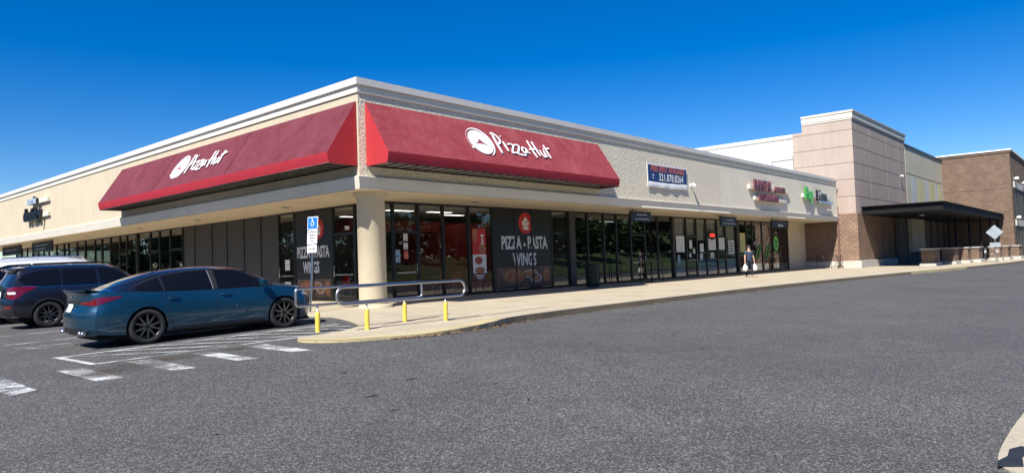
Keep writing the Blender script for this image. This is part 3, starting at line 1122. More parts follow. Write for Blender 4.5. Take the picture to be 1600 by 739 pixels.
x.text('FREE RENT AVAILABLE', (18.45, -.098, 5.37), (1, 0, .011), (0, 0, 1), .40, bold=.006, xs=.84)
x.build('lettering', 'orange', t)
x = MB()
x.text('321.878.8264', (18.75, -.098, 4.95), (1, 0, .011), (0, 0, 1), .50, bold=.008, xs=.92)
x.build('number', 'white_vinyl', t)
for w_, z in (('Call', 5.14), ('Us', 5.0)):
    x = MB()
    x.text(w_, (16.98, -.098, z), (1, 0, .011), (0, 0, 1), .12, bold=.004)
    x.build('small_lettering', 'white_vinyl', t)

def wall_lamp(loc, wing, label):
    t = thing('wall_lamp', label, 'wall lamp', loc)
    X, Y, Z = loc
    m = MB()
    m.box(X - .07, Y - .02, Z - .1, X + .07, Y, Z + .1)
    m.cyl((X, Y - .02, Z), (X, Y - .16, Z + .02), .03, n=10)
    m.build('bracket', 'white', t)
    m = MB()
    m.cyl((X - .02, Y - .13, Z + .08), (X + .03, Y - .26, Z - .10), .06, .11, 14)
    m.build('lamp_head', 'white', t)
    return t
wall_lamp((20.95, 0, 4.92), 'x', 'small white floodlight on the pebble wall right of the banner')
wall_lamp((61.3, -1.2, 8.1), 'x', 'small white floodlight high on the pinkish tower panels')

M['maroon_side'] = mat('maroon letter return', (.16, .05, .06), .35)
def letter_sign(words, parent, wing, face, side, d, raceway, rw_mat):
    """channel letters: words = (text, u, z, size, xs, bold, align)"""
    for (a0, a1, z0, z1) in raceway:
        m = MB()
        if wing == 'x':
            m.box(a0, -.16, z0, a1, -.001, z1)
        else:
            m.box(-.16, a0, z0, -.001, a1, z1)
        m.build('raceway', rw_mat, parent)
    for (s, u, z, size, xs, bold, al) in words:
        m = MB()
        if wing == 'x':
            m.text(s, (u, -.165, z), (1, 0, 0), (0, 0, 1), size, d, bold, xs, al, 0, (0, -1, 0), 1)
        else:
            m.text(s, (-.165, u, z), (0, -1, 0), (0, 0, 1), size, d, bold, xs, al, 0, (-1, 0, 0), 1)
        m.build('letters', [face, side], parent)

t = thing('restaurant_sign', 'two line maroon channel letter restaurant sign with deep shadow on the wall', 'shop sign', (31.6, 0, 4.6))
letter_sign([('BANTAI', 28.75, 5.13, .86, .88, .028, 'LEFT'), ('-JAPANESE', 32.0, 5.13, .50, .80, .016, 'LEFT'),
             ('RESTAURANT', 29.45, 4.50, .58, .88, .022, 'LEFT')], t, 'x', 'maroon', 'maroon_side', .10,
            [(28.3, 34.75, 5.17, 5.40), (29.0, 34.2, 4.54, 4.75)], 'letter_cream')
t = thing('phone_shop_sign', 'green and black PayMore channel letter sign at the far end', 'shop sign', (41, 0, 4.8))
letter_sign([('Pay', 37.7, 5.0, 1.12, 1.0, .045, 'LEFT')], t, 'x', 'pay_green_edge', 'pay_green', .12, [(37.6, 43.6, 5.1, 5.32)], 'trim_metal')
letter_sign([('More', 40.1, 5.0, .98, .96, .045, 'LEFT')], t, 'x', 'pay_black', 'pay_black', .16, [], 'trim_metal')
letter_sign([('M', 40.14, 5.04, .90, .92, .004, 'LEFT')], t, 'x', 'greylet', 'greylet', .163, [], 'trim_metal')
m = MB()
m.box(40.6, -.30, 4.78, 43.6, -.16, 4.98)
m.build('tagline_strip', 'pale_blue', t)
t = thing('dental_sign', 'dark dentistry channel letters with small pale word above on the left wing', 'shop sign', (0, 30.6, 4.6))
letter_sign([('dentistry', 32.5, 4.70, 1.0, .90, .045, 'LEFT')], t, 'y', 'dent_blue', 'dent_blue', .15, [(28.4, 32.3, 4.80, 5.02)], 'trim')
letter_sign([('sunrise', 31.7, 5.62, .62, .98, .02, 'LEFT')], t, 'y', 'dent_pale', 'dent_blue', .15, [(28.4, 31.6, 5.62, 5.84)], 'trim')

# hanging signs under the walkway soffit
def hanging_sign(a0, a1, d, z0, z1, wing, label, lines, word=None):
    loc = ((a0 + a1) / 2, d, z1) if wing == 'x' else (d, (a0 + a1) / 2, z1)
    t = thing('hanging_sign', label, 'hanging sign', loc, group='signs hanging under the walkway soffit')
    m = MB()
    def bx(mb, u0, u1, e0, e1, h0, h1):
        if wing == 'x':
            mb.box(u0, e0, h0, u1, e1, h1)
        else:
            mb.box(e0, u0, h0, e1, u1, h1)
    bx(m, a0, a1, d - .05, d + .05, z0, z1)
    m.build('board', 'black_metal', t)
    m = MB()
    for u in (a0 + .25, a1 - .25):
        bx(m, u - .01, u + .01, d - .01, d + .01, z1, 3.57)
    bx(m, a0 - .02, a1 + .02, d - .06, d + .06, z1 - .03, z1)
    m.build('hanger', 'black_metal', t)
    m = MB()
    rr = random.Random(int(a0 * 10))
    U = (1, 0, 0) if wing == 'x' else (0, -1, 0)
    if word:
        o = ((a0 + a1) / 2, d - .054, z0 + .10) if wing == 'x' else (d - .054, (a0 + a1) / 2, z0 + .1)
        m.text(word, o, U, (0, 0, 1), .24, bold=.012, xs=1.1)
    else:
        for z, f0, f1 in lines:
            u = a0 + (a1 - a0) * f0
            while u < a0 + (a1 - a0) * f1:
                wd = rr.uniform(.05, .16)
                bx(m, u, u + wd, d - .056, d - .0505, z0 + (z1 - z0) * z, z0 + (z1 - z0) * z + .045)
                u += wd + .05
    m.build('lettering', 'greylet', t)
hanging_sign(15.72, 17.55, .5, 2.98, 3.46, 'x', 'dark hanging sign nearest the green trash can', [(.62, .3, .8), (.2, .2, .85)])
hanging_sign(25.4, 27.54, .5, 2.92, 3.46, 'x', 'dark hanging sign in front of the restaurant door', [(.6, .35, .7), (.22, .15, .9)])
hanging_sign(33.1, 36.05, .5, 2.92, 3.44, 'x', 'dark PayMore hanging sign at the far end of the walkway', [], 'PayMore')
hanging_sign(30.36, 34.19, .6, 2.9, 3.5, 'y', 'dark hanging sign on the left wing nearer the awning', [(.6, .2, .8), (.25, .3, .8)])
hanging_sign(36.67, 40.86, .6, 2.9, 3.5, 'y', 'dark hanging sign on the left wing farther from the awning', [(.5, .2, .85)])

# ------------------------------------------------------------------ window graphics and posters
def food_strip(parent, wing, u0, u1, z0, z1, sgn, d, k):
    """board with a pizza and bowls printed along the foot of a window graphic"""
    U = Vector((1, 0, 0)) if wing == 'x' else Vector((0, -1, 0))
    N = Vector((0, -1, 0)) if wing == 'x' else Vector((-1, 0, 0))
    V = Vector((0, 0, 1))
    O = Vector((u0, d, z0)) if wing == 'x' else Vector((d, u0, z0))
    W = abs(u1 - u0)
    H = z1 - z0
    m = MB()
    m.obox(O, U * W, V * H, N * .004)
    strip = m.build('food_print', 'food_brown', parent)
    rr = random.Random(k)
    for (cx, cz, ru, rv, kind) in [(.30, .55, .21, .36, 0), (.60, .62, .13, .22, 1), (.70, .40, .11, .22, 1), (.90, .5, .075, .42, 2)]:
        c = O + U * (W * cx) + V * (H * cz) + N * .0045
        q = MB()
        q.disc(c, U, V, N * .002, W * ru, H * rv, 26, 0 if kind == 0 else 2 if kind == 1 else 3)
        q.disc(c + N * .0022, U, V, N * .002, W * ru * .86, H * rv * .84, 26, 1)
        for i in range(26 if kind == 0 else 10):
            a, r = rr.uniform(0, 6.28), math.sqrt(rr.random()) * .75
            q.disc(c + N * (.0044 + i * .0002) + U * (W * ru * r * math.cos(a)) + V * (H * rv * r * math.sin(a)), U, V, N * .001, W * ru * .11, H * rv * .11, 8, 4)
        q.build('dish_print', ['crust', 'cheese', 'greylet', 'meat', 'topping'], strip)

def roof_badge(parent, wing, u, z, r, d):
    U = Vector((1, 0, 0)) if wing == 'x' else Vector((0, -1, 0))
    N = Vector((0, -1, 0)) if wing == 'x' else Vector((-1, 0, 0))
    V = Vector((0, 0, 1))
    O = Vector((u, d, z)) if wing == 'x' else Vector((d, u, z))
    m = MB()
    m.disc(O, U, V, N * .003, r, r, 36)
    b = m.build('badge', 'red', parent)
    m = MB()
    roof = [(-.62, .12), (-.28, .26), (-.16, .42), (-.14, .52), (.02, .56), (.14, .50), (.16, .40), (.3, .24), (.64, .08), (.25, .16), (-.2, .18)]
    m.prism([(x * r, y * r) for x, y in roof], O + N * .0035, U, V, N * .002)
    m.text('Pizza', O + N * .0035 - V * (.18 * r), U, V, .46 * r, .002, .02, N=N)
    m.text('Hut', O + N * .0035 - V * (.56 * r), U, V, .46 * r, .002, .02, N=N)
    m.build('badge_print', 'white_vinyl', b)

t = thing('window_graphic', 'black PIZZA - PASTA WINGS window graphic right of the column', 'window graphic', (10.65, 2.74, .1))
m = MB()
m.box(8.76, 2.765, .16, 12.55, 2.775, 3.49)
m.build('vinyl', 'vinyl_black', t)
m = MB()
m.text('PIZZA - PASTA', (10.72, 2.762, 1.84), (1, 0, 0), (0, 0, 1), .74, .002, .024, .64, N=(0, -1, 0))
m.text('WINGS', (10.68, 2.762, 1.12), (1, 0, 0), (0, 0, 1), .74, .002, .024, .64, N=(0, -1, 0))
m.build('lettering', 'greylet', t)
roof_badge(t, 'x', 10.80, 2.93, .47, 2.763)
food_strip(t, 'x', 8.85, 12.5, .22, 1.05, 1, 2.763, 4)
# mullions stand in front of the vinyl
t2 = thing('window_graphic', 'black PIZZA - PASTA WINGS window graphic left of the column behind the parking sign', 'window graphic', (2.74, 6.75, .1))
m = MB()
m.box(2.765, 5.54, .16, 2.775, 7.99, 3.49)
m.build('vinyl', 'vinyl_black', t2)
m = MB()
m.text('PIZZA - PASTA', (2.762, 6.80, 1.72), (0, -1, 0), (0, 0, 1), .60, .002, .019, .56, N=(-1, 0, 0))
m.text('WINGS', (2.762, 6.92, 1.13), (0, -1, 0), (0, 0, 1), .60, .002, .019, .56, N=(-1, 0, 0))
m.build('lettering', 'greylet', t2)
roof_badge(t2, 'y', 6.42, 2.80, .40, 2.763)
food_strip(t2, 'y', 7.9, 5.62, .2, .88, -1, 2.763, 8)

# tall menu poster on a wire stand
t = thing('menu_poster', 'tall red menu poster on a wire stand against the shop glass', 'poster', (7.85, 2.7800, .05))
m = MB()
m.box(7.47, 2.7650, 1.62, 8.24, 2.7750, 2.66, 0)
m.box(7.47, 2.7650, .56, 8.24, 2.7750, 1.619, 1)
m.box(7.47, 2.7620, .56, 8.24, 2.7645, .86, 2)
ps = m.build('poster_face', ['red', 'paper', 'maroon'], t)
m = MB()
rr = random.Random(6)
for (cx, cz, ru, rv, mi) in [(7.62, 2.40, .14, .26, 0), (8.03, 1.84, .20, .17, 0), (7.80, 1.38, .22, .16, 1), (7.86, .98, .28, .14, 0)]:
    m.disc((cx, 2.7635, cz), (1, 0, 0), (0, 0, 1), (0, -.002, 0), ru, rv, 22, mi)
    for i in range(24):
        a, r = rr.uniform(0, 6.28), math.sqrt(rr.random()) * .82
        m.disc((cx + ru * r * math.cos(a), 2.7612 - .0001 * i, cz + rv * r * math.sin(a)), (1, 0, 0), (0, 0, 1), (0, -.001, 0), ru * .13, rv * .13, 7, 2)
m.disc((8.04, 2.7630, 2.38), (1, 0, 0), (0, 0, 1), (0, -.001, 0), .10, .05, 18, 3)
m.text('5', (8.04, 2.7620, 2.10), (1, 0, 0), (0, 0, 1), .26, bold=.01, mi=3)
m.box(7.9, 2.7600, 2.03, 8.18, 2.7635, 2.06, 3)
m.box(7.6, 2.899, .74, 8.1, 2.7615, .79, 3)
m.box(7.68, 2.899, .65, 8.02, 2.7615, .69, 3)
m.build('poster_print', ['cheese', 'meat', 'topping', 'white_vinyl'], ps)
m = MB()
for x in (7.62, 8.05):
    m.tube([(x, 2.7900, .03), (x, 2.7900, 2.6)], .008, 6)
    m.tube([(x, 2.7800, .04), (x, 2.79, .04)], .008, 6)
m.build('stand', 'alu', t)

def paper(u, z, w, h, wing, label, m='paper', group=None, d=2.766, name='paper_notice', cat='notice', marks=3, mm='black_metal'):
    loc = (u, d, z) if wing == 'x' else (d, u, z)
    mb = MB()
    rr = random.Random(int(u * 77 + z * 13))
    def bx(a0, a1, h0, h1, e, mi):
        if wing == 'x':
            mb.box(a0, d - e, h0, a1, d - e + .003, h1, mi)
        else:
            mb.box(d - e, a0, h0, d - e + .003, a1, h1, mi)
    bx(u - w / 2, u + w / 2, z - h / 2, z + h / 2, 0, 0)
    for i in range(marks):
        zz = z + h * (.3 - .6 * i / max(1, marks - 1)) if marks > 1 else z
        a = w * rr.uniform(.2, .38)
        bx(u - a, u + a, zz - h * .04, zz + h * .04, .0035, 1)
    o = mb.build(name, [m, mm])
    return tag(o, label, cat, group)

paper(4.02, 2.30, .20, .26, 'x', 'small white notice high on the glass beside the column', marks=2)
paper(4.02, 1.98, .20, .24, 'x', 'small white notice directly below the highest one beside the column', marks=2)
paper(3.62, 1.62, .26, .46, 'x', 'pale notice left of the orange flyer beside the column', 'pale_blue', marks=1)
paper(4.03, 1.66, .20, .28, 'x', 'small orange flyer beside the column', 'orange', marks=2)
paper(8.62, 1.46, .34, .42, 'y', 'white notice with a red mark on the left wing door', marks=1, mm='red')
paper(8.62, .62, .44, .34, 'y', 'pale sheet low on the left wing door', 'greylet', marks=1)
m = MB()
m.text('700', (2.765, 4.55, 2.66), (0, -1, 0), (0, 0, 1), .19, .002, .008, N=(-1, 0, 0))
tag(m.build('door_number', 'white_vinyl'), 'white door number above the left wing glass door', 'door number')
# restaurant window notices
rest = [(24.85, 1.98, 1.0, .95, 'large white menu sheet in the first restaurant window', 'paper'),
        (26.15, 1.95, .34, .5, 'pale sheet high on the restaurant door', 'paper'),
        (26.55, 1.55, .26, .3, 'small square sheet right of centre on the restaurant door', 'paper'),
        (26.05, 1.30, .28, .26, 'small sheet low on the restaurant door', 'greylet'),
        (27.6, 1.75, .5, .5, 'white sheet in the pane right of the restaurant door', 'paper'),
        (27.5, 1.2, .4, .4, 'grey sheet in the pane right of the restaurant door', 'greylet'),
        (29.05, 1.95, 1.05, .72, 'wide cream sheet under the red open sign', 'paper'),
        (29.0, 1.25, .5, .36, 'small grey sheet under the wide cream sheet', 'greylet'),
        (30.45, 2.0, .85, .80, 'tall cream sheet left of the last restaurant pane', 'paper'),
        (31.9, 1.75, .9, .9, 'pale checked sheet in the last restaurant pane', 'greylet'),
        (24.6, 1.1, .3, .5, 'bluish sheet low in the first restaurant window', 'pale_blue')]
for (u, z, w_, h_, lb, mm) in rest:
    paper(u, z, w_, h_, 'x', lb, mm, marks=4 if h_ > .7 else 2, mm='greylet' if mm == 'paper' else 'black_metal')
t = thing('open_sign', 'dark lozenge sign with red letters in the restaurant window', 'sign', (29.05, 2.76, 2.45))
m = MB()
m.disc((29.05, 2.765, 2.52), (1, 0, 0), (0, 0, 1), (0, -.03, 0), .52, .30, 24)
m.build('panel', 'black_metal', t)
m = MB()
m.text('OPEN', (29.05, 2.733, 2.42), (1, 0, 0), (0, 0, 1), .28, .002, .014, N=(0, -1, 0))
m.build('lettering', emit('red neon letters', (.9, .05, .03), .8), t)
# curtains and blue lower panels behind the restaurant glass
names = ['first', 'second', 'third', 'fourth', 'fifth', 'last']
for i in range(6):
    a, b_ = RX3[i] + .07, RX3[i + 1] - .07
    if i != 1:
        m = MB()
        m.box(a, 2.86, .1, b_, 2.875, 1.02 if i not in (4,) else .98)
        tag(m.build('blue_screen', 'blue_panel'), 'blue screen behind the foot of the %s restaurant pane from the left' % names[i], 'window screen', 'blue screens behind the restaurant glass')
    m = MB()
    n = 26
    vs = []
    for k in range(n + 1):
        u = a + (b_ - a) * k / n
        vs += [(u, 2.95 + .03 * math.sin(k * 1.9), 3.45), (u, 2.95 + .035 * math.sin(k * 1.9), 2.5 if i == 1 else 1.3 if i == 5 else 2.2)]
    m.add(vs, [(2 * k, 2 * k + 1, 2 * k + 3, 2 * k + 2) for k in range(n)], 0, True)
    tag(m.build('sheer_curtain', 'sheer', recalc=False), 'pale sheer curtain in the upper %s restaurant pane from the left' % names[i], 'curtain', 'sheer curtains behind the restaurant glass')
# phone shop window graphics
for i, (a, b_) in enumerate(((35.6, 37.1), (37.3, 38.9))):
    t = thing('window_decal', ['green and white slash decal left of its twin', 'green and white slash decal right of its twin'][i], 'window decal', ((a + b_) / 2, 2.76, 1.3), group='slash decals in the far shop windows')
    m = MB()
    for k in range(2):
        o = a + .1 + .5 * k
        m.add([(o, 2.766, .9), (o + .25, 2.766, .9), (o + .95, 2.766, 1.9), (o + .70, 2.766, 1.9)], [(0, 1, 2, 3)])
    m.build('green_stripes', 'pay_green', t)
    m = MB()
    for k in range(3):
        o = a + .45 + .2 * k
        m.add([(o, 2.762, 1.75 + .1 * k), (o + .05, 2.762, 1.75 + .1 * k), (o + .40, 2.762, 2.25 + .1 * k), (o + .35, 2.762, 2.25 + .1 * k)], [(0, 1, 2, 3)])
    m.build('white_stripes', 'greylet', t)
t = thing('window_decal', 'green oval decal with white chevrons on the far shop door', 'window decal', (39.75, 2.74, 1.9))
m = MB()
m.disc((39.75, 2.742, 1.98), (1, 0, 0), (0, 0, 1), (0, -.003, 0), .52, .56, 24)
m.build('oval', 'pay_green_edge', t)
m = MB()
m.box(39.5, 2.735, 2.02, 40.0, 2.7385, 2.16)
m.box(39.6, 2.735, 1.72, 39.9, 2.7385, 1.88)
m.build('oval_print', 'pay_black', t)
m = MB()
for s_, z in ((1, 2.66), (-1, 1.30)):
    m.tube([(39.35, 2.738, z), (39.75, 2.738, z + .16 * s_), (40.15, 2.738, z)], .02, 6)
m.build('chevron', 'greylet', t)
p_ = paper(33.75, 2.05, .9, 1.3, 'x', 'green and tan poster just behind the walking man', 'ghost', marks=1, mm='pay_green_edge', name='wall_poster', cat='poster')

# red chairs inside the pizza shop
def chair(x, y, rz, label):
    t = thing('cafe_chair', label, 'chair', (x, y, .03), rz, 'red chairs inside the corner shop')
    m = MB()
    m.box(-.21, -.21, .44, .21, .21, .47)
    m.build('seat', 'red', t, world=False, bevel=.01)
    m = MB()
    m.prism([(-.2, .52), (.2, .52), (.22, .80), (.12, .93), (-.12, .93), (-.22, .80)], (0, -.21, 0), (1, 0, 0), (0, 0, 1), (0, .03, 0))
    m.build('backrest', 'red', t, world=False)
    for sx in (-1, 1):
        for sy in (-1, 1):
            m = MB()
            m.tube([(.19 * sx, .19 * sy, .44), (.22 * sx, .23 * sy, 0)], .012, 6)
            if sy < 0:
                m.tube([(.19 * sx, -.195, .44), (.19 * sx, -.2, .6)], .012, 6)
            m.build('leg', 'alu', t, world=False)
    return t
chair(6.25, 3.45, .2, 'red chair inside, nearest the column')
chair(7.0, 3.35, -.25, 'red chair inside, beside the menu poster')
chair(3.4, 5.3, -1.5, 'red chair inside, behind the left wing glass door')
t = thing('cafe_table', 'dark square table among the red chairs inside', 'table', (6.6, 4.1, .03))
m = MB()
m.box(6.2, 3.75, .73, 7.0, 4.45, .77)
m.build('tabletop', 'food_brown', t)
m = MB()
m.cyl((6.6, 4.1, .05), (6.6, 4.1, .73), .04)
m.cyl((6.6, 4.1, .03), (6.6, 4.1, .05), .25)
m.build('pedestal', 'black_metal', t)
# ------------------------------------------------------------------ guard rails flanking the ramp
def guard_rail(x0, x1, y, z0a, ztop, posts, rad, label):
    t = thing('guard_rail', label, 'guard rail', ((x0 + x1) / 2, y, zs((x0 + x1) / 2, y)), group='pipe rails flanking the ramp')
    zb = ztop - .36
    h = .18
    pts = []
    rc = rad
    for (cx, cz, a0) in ((x1 - rc, zb + rc, -90), (x1 - rc, ztop - rc, 0), (x0 + rc, ztop - rc, 90), (x0 + rc, zb + rc, 180)):
        for k in range(7):
            a = R(a0 + 15 * k)
            pts.append((cx + rc * math.cos(a), y, cz + rc * math.sin(a)))
    # straight runs get extra points
    full = []
    for i, p in enumerate(pts):
        q = pts[(i + 1) % len(pts)]
        full.append(p)
        if math.dist(p, q) > .4:
            full += [tuple(Vector(p).lerp(Vector(q), k / 4)) for k in (1, 2, 3)]
    m = MB()
    m.tube(full, .029, 10, True)
    m.build('rail_loop', 'steel', t)
    for (px, zg) in posts:
        m = MB()
        m.cyl((px, y, zg), (px, y, zb + .002), .02, n=10)
        p = m.build('post', 'steel', t)
        m = MB()
        m.lathe([(.052, -.02), (.052, .40), (.045, .435), (.022, .445)], (px, y, zg), 16)
        m.build('sleeve', 'yellow', p)
    return t
guard_rail(-4.63, -1.2, -3.95, 0, .86, [(-4.12, za(-4.12, -3.95)), (-1.75, zs(-1.75, -3.95))], .07, 'farther pipe rail with squarish corners, beside the sedan nose')
guard_rail(-4.1, -.40, -4.62, 0, .86, [(-3.35, zs(-3.35, -4.6)), (-1.06, zs(-1.06, -4.6))], .17, 'nearer pipe rail with rounded ends, beside the kerb')

# ------------------------------------------------------------------ accessible parking sign (leaning)
t = thing('parking_sign', 'leaning post with blue accessible parking sign and two white plates', 'parking sign', (-.85, 1.42, zs(-.85, 1.42)))
t.rotation_euler = (0, R(4.5), R(12))
m = MB()
for k in (-1, 1):
    m.box(-.008, .022 * k - .012, 0, .008, .022 * k + .012, 2.75)
m.box(-.004, -.03, 0, .0, .03, 2.75)
m.build('post', 'steel', t, world=False)
def plate(z0, z1, w, mm, d=-.022):
    q = MB()
    q.box(d - .004, -w / 2, z0, d, w / 2, z1)
    return q.build('sign_plate', mm, t, world=False, bevel=.002)
bp = plate(2.46, 2.84, .42, 'white')
q = MB()
q.box(-.029, -.19, 2.48, -.0265, .19, 2.82, 0)
q.build('blue_field', 'acc_blue', bp, world=False)
q = MB()
def sp(pts, r=.012):
    q.tube([(-.031, -a, b) for a, b in pts], r, 8, flat=((1, 0, 0), .3))
q.disc((-.0295, .02, 2.775), (0, -1, 0), (0, 0, 1), (-.003, 0, 0), .02, .02, 14)
sp([(-.02, 2.75), (-.015, 2.69), (.035, 2.69), (.05, 2.62), (.075, 2.60)], .011)
sp([(-.018, 2.72), (.03, 2.72)], .008)
sp([(.065 * math.cos(R(a)) - .005, 2.625 + .062 * math.sin(R(a))) for a in range(120, 380, 20)], .009)
q.build('wheelchair_symbol', 'white_vinyl', bp, world=False)
p2 = plate(2.02, 2.44, .40, 'white')
for i, s in enumerate(['PARKING BY', 'DISABLED', 'PERMIT', 'ONLY']):
    q = MB()
    q.text(s, (-.0275, 0, 2.355 - .09 * i), (0, -1, 0), (0, 0, 1), .065, bold=.003, N=(-1, 0, 0))
    q.build('lettering', 'black_metal', p2, world=False)
p3 = plate(1.76, 1.99, .38, 'white')
q = MB()
q.text('$250 FINE', (-.0275, 0, 1.85), (0, -1, 0), (0, 0, 1), .07, bold=.003, N=(-1, 0, 0))
q.build('lettering', 'black_metal', p3, world=False)

# ------------------------------------------------------------------ trash can
tx, ty = 13.4, 1.15
t = thing('trash_can', 'dark green slatted trash can standing against the shop glass', 'trash can', (tx, ty, zs(tx, ty)))
M['can_green'] = mat('dark green enamel', (.012, .035, .026), .4, var=.2)
m = MB()
m.lathe([(0, .05), (.24, .05), (.26, .10), (.27, .80), (.0, .80)], (0, 0, 0), 24)
m.build('liner', 'black_metal', t, world=False)
m = MB()
for i in range(22):
    a = 2 * math.pi * i / 22
    c, s_ = math.cos(a), math.sin(a)
    pts = []
    for r, z in ((.27, .04), (.295, .25), (.30, .6), (.31, .82), (.36, .98)):
        pts.append((r * c, r * s_, z))
    m.tube(pts, .024, 6, flat=((c, s_, 0), .35))
m.build('slats', 'can_green', t, world=False)
m = MB()
for z, r in ((.08, .285), (.50, .305), (.84, .32)):
    m.lathe([(r, z - .02), (r + .012, z - .02), (r + .012, z + .02), (r, z + .02), (r, z - .02)], (0, 0, 0), 28)
m.tube([(.36 * math.cos(R(a)), .36 * math.sin(R(a)), .985) for a in range(0, 360, 15)], .018, 8, True)
m.build('hoops', 'can_green', t, world=False)
m = MB()
m.lathe([(.33, .98), (.31, 1.02), (.17, 1.09), (.16, 1.06), (.16, .9)], (0, 0, 0), 24)
m.build('lid', 'black_metal', t, world=False)

# ------------------------------------------------------------------ tall cafe table
t = thing('cafe_table', 'tall thin legged dark table outside between the shop doors', 'table', (19.3, 1.55, zs(19.3, 1.55)))
m = MB()
m.box(-.62, -.35, 1.02, .62, .35, 1.05)
m.build('tabletop', 'black_metal', t, world=False)
m = MB()
m.box(-.55, -.3, .42, .55, .3, .45)
m.build('shelf', 'black_metal', t, world=False)
for sx in (-1, 1):
    for sy in (-1, 1):
        m = MB()
        m.tube([(.56 * sx, .3 * sy, 1.02), (.60 * sx, .33 * sy, 0)], .02, 8)
        m.build('leg', 'black_metal', t, world=False)

# ------------------------------------------------------------------ shopping carts in the dark end bay
def cart(x, y, rz, label):
    t = thing('shopping_cart', label, 'shopping cart', (x, y, zs(x, y)), rz, 'carts parked in the dark end bay')
    m = MB()
    top = [(-.45, -.28), (.45, -.22), (.45, .22), (-.45, .28)]
    bot = [(-.35, -.22), (.38, -.17), (.38, .17), (-.35, .22)]
    for k in range(4):
        a, b = k, (k + 1) % 4
        m.tube([(*top[a], .95), (*top[b], .95)], .012, 6)
        m.tube([(*bot[a], .55), (*bot[b], .55)], .010, 6)
        for j in range(8):
            f = j / 8
            p = Vector((*top[a], .95)).lerp(Vector((*top[b], .95)), f)
            q = Vector((*bot[a], .55)).lerp(Vector((*bot[b], .55)), f)
            m.tube([p, q], .006, 5)
    m.build('basket', 'black_metal', t, world=False)
    m = MB()
    for s in (-1, 1):
        m.tube([(-.55, .26 * s, 1.02), (-.40, .25 * s, .55), (-.42, .26 * s, .16), (.42, .2 * s, .14)], .014, 6)
    m.tube([(-.55, -.26, 1.02), (-.55, .26, 1.02)], .018, 8)
    m.build('frame', 'black_metal', t, world=False)
    for sx, sy in ((-.42, .26), (-.42, -.26), (.42, .2), (.42, -.2)):
        m = MB()
        m.cyl((sx, sy - .02, .065), (sx, sy + .02, .065), .065, n=14)
        m.build('wheel', 'black_metal', t, world=False)
cart(43.6, .9, .4, 'dark shopping cart nearer the last shop door')
cart(45.3, .1, -.2, 'dark shopping cart nearer the brick end wall')

# ------------------------------------------------------------------ grocery building beyond
TX = 46.22
gro = thing('grocery_store', 'tall pinkish stucco store with stone block base beyond the shops', 'store building', (TX, -1.2, 0))
m = MB()
m.box(TX, -1.2, 4.16, 63.6, 2.62, 11.55)
m.box(TX, 2.622, 4.16, 63.6, 3.4, 11.0)
m.box(TX + .46, 3.402, 4.16, 63.6, 30, 10.7)
m.build('wall', 'stucco_pink', gro)
m = MB()
m.box(TX - .05, -1.27, .45, 63.6, 3.38, 4.158)
m.build('base_wall', 'split_x', gro)
m = MB()
m.box(TX + .3, 3.5, -.3, 63.5, 30, 4.158)
m.build('base_wall', 'split_x', gro)
m = MB()
m.box(TX - .2, -1.45, -.4, 63.6, 3.37, .448)
m.build('plinth', 'concrete_pale', gro, bevel=.02)
M['store_trim'] = mat('store cornice beige', (.58, .54, .46), .7, var=.05, vs=.8)
# top cornice on the raised front part
m = MB()
for (e, z0, z1) in ((.05, 11.552, 11.68), (.09, 11.682, 12.10), (.15, 12.102, 12.20)):
    m.box(TX - e, -1.2 - e, z0, 63.6 + e, 2.6, z1)
m.build('cornice', 'store_trim', gro)
m = MB()
m.box(TX - .17, -1.37, 12.203, 63.76, 2.62, 12.26)
m.build('coping', 'trim_metal', gro)
# shallow joint lines between the panels, front and side
for z in (10.75, 9.45, 8.15, 6.85, 5.5):
    m = MB()
    m.box(TX + .02, -1.206, z - .016, 63.58, -1.2005, z + .016)
    m.box(TX - .006, -1.18, z - .016, TX - .0005, 3.4, z + .016)
    m.build('panel_joint', 'seam', gro)
for x in (51.0, 56.5, 61.0):
    m = MB()
    m.box(x - .012, -1.2045, 4.17, x + .012, -1.2005, 11.54)
    m.build('panel_joint', 'stucco_sec', gro)
m = MB()
m.box(TX - .035, -1.235, 4.161, 63.6, 3.39, 4.22)
m.build('ledge', 'stucco_pink', gro)
# lower white side wall set back along the roof
M['white_wall'] = mat('white side wall', (.80, .77, .70), .7, var=.03, vs=.5)
m = MB()
m.box(TX + .25, 3.42, 6.9, TX + .45, 34, 10.72)
m.build('side_wall', 'white_wall', gro)
m = MB()
m.box(TX + .12, 3.43, 10.725, TX + .6, 34, 11.0)
m.build('coping', 'trim_metal', gro)
m = MB()
m.box(TX - .14, 3.42, 8.95, TX + .24, 5.2, 9.3)
m.box(TX - .04, 3.43, 6.9, TX + .24, 5.1, 8.948)
m.build('side_cornice', 'trim_metal', gro)
# beige second section
m = MB()
m.box(63.95, -1.15, .4, 82.2, 20, 11.25)
m.build('section_wall', 'stucco_sec', gro)
m = MB()
m.box(63.95, -1.24, 11.253, 82.1, 20, 11.45)
m.build('coping', 'black_metal', gro)
m = MB()
m.box(63.96, -1.156, 8.55, 82.0, -1.1505, 8.62)
m.build('panel_joint', 'seam', gro)
for i, (x0, x1, mm) in enumerate([(66.0, 68.2, 'ghost_grey'), (68.6, 72.0, 'ghost'), (72.4, 74.0, 'ghost_grey'), (74.4, 77.4, 'ghost'), (77.8, 79, 'ghost_grey'), (79.2, 81.4, 'ghost')]):
    m = MB()
    a = .5 if i % 2 else .1
    m.prism([(x0, 4.7), (x1, 4.7), (x1 - a, 8.4), (x0 + a, 8.4)], (0, -1.152, 0), (1, 0, 0), (0, 0, 1), (0, -.004 - .001 * i, 0))
    m.build('sign_ghost', mm, gro)
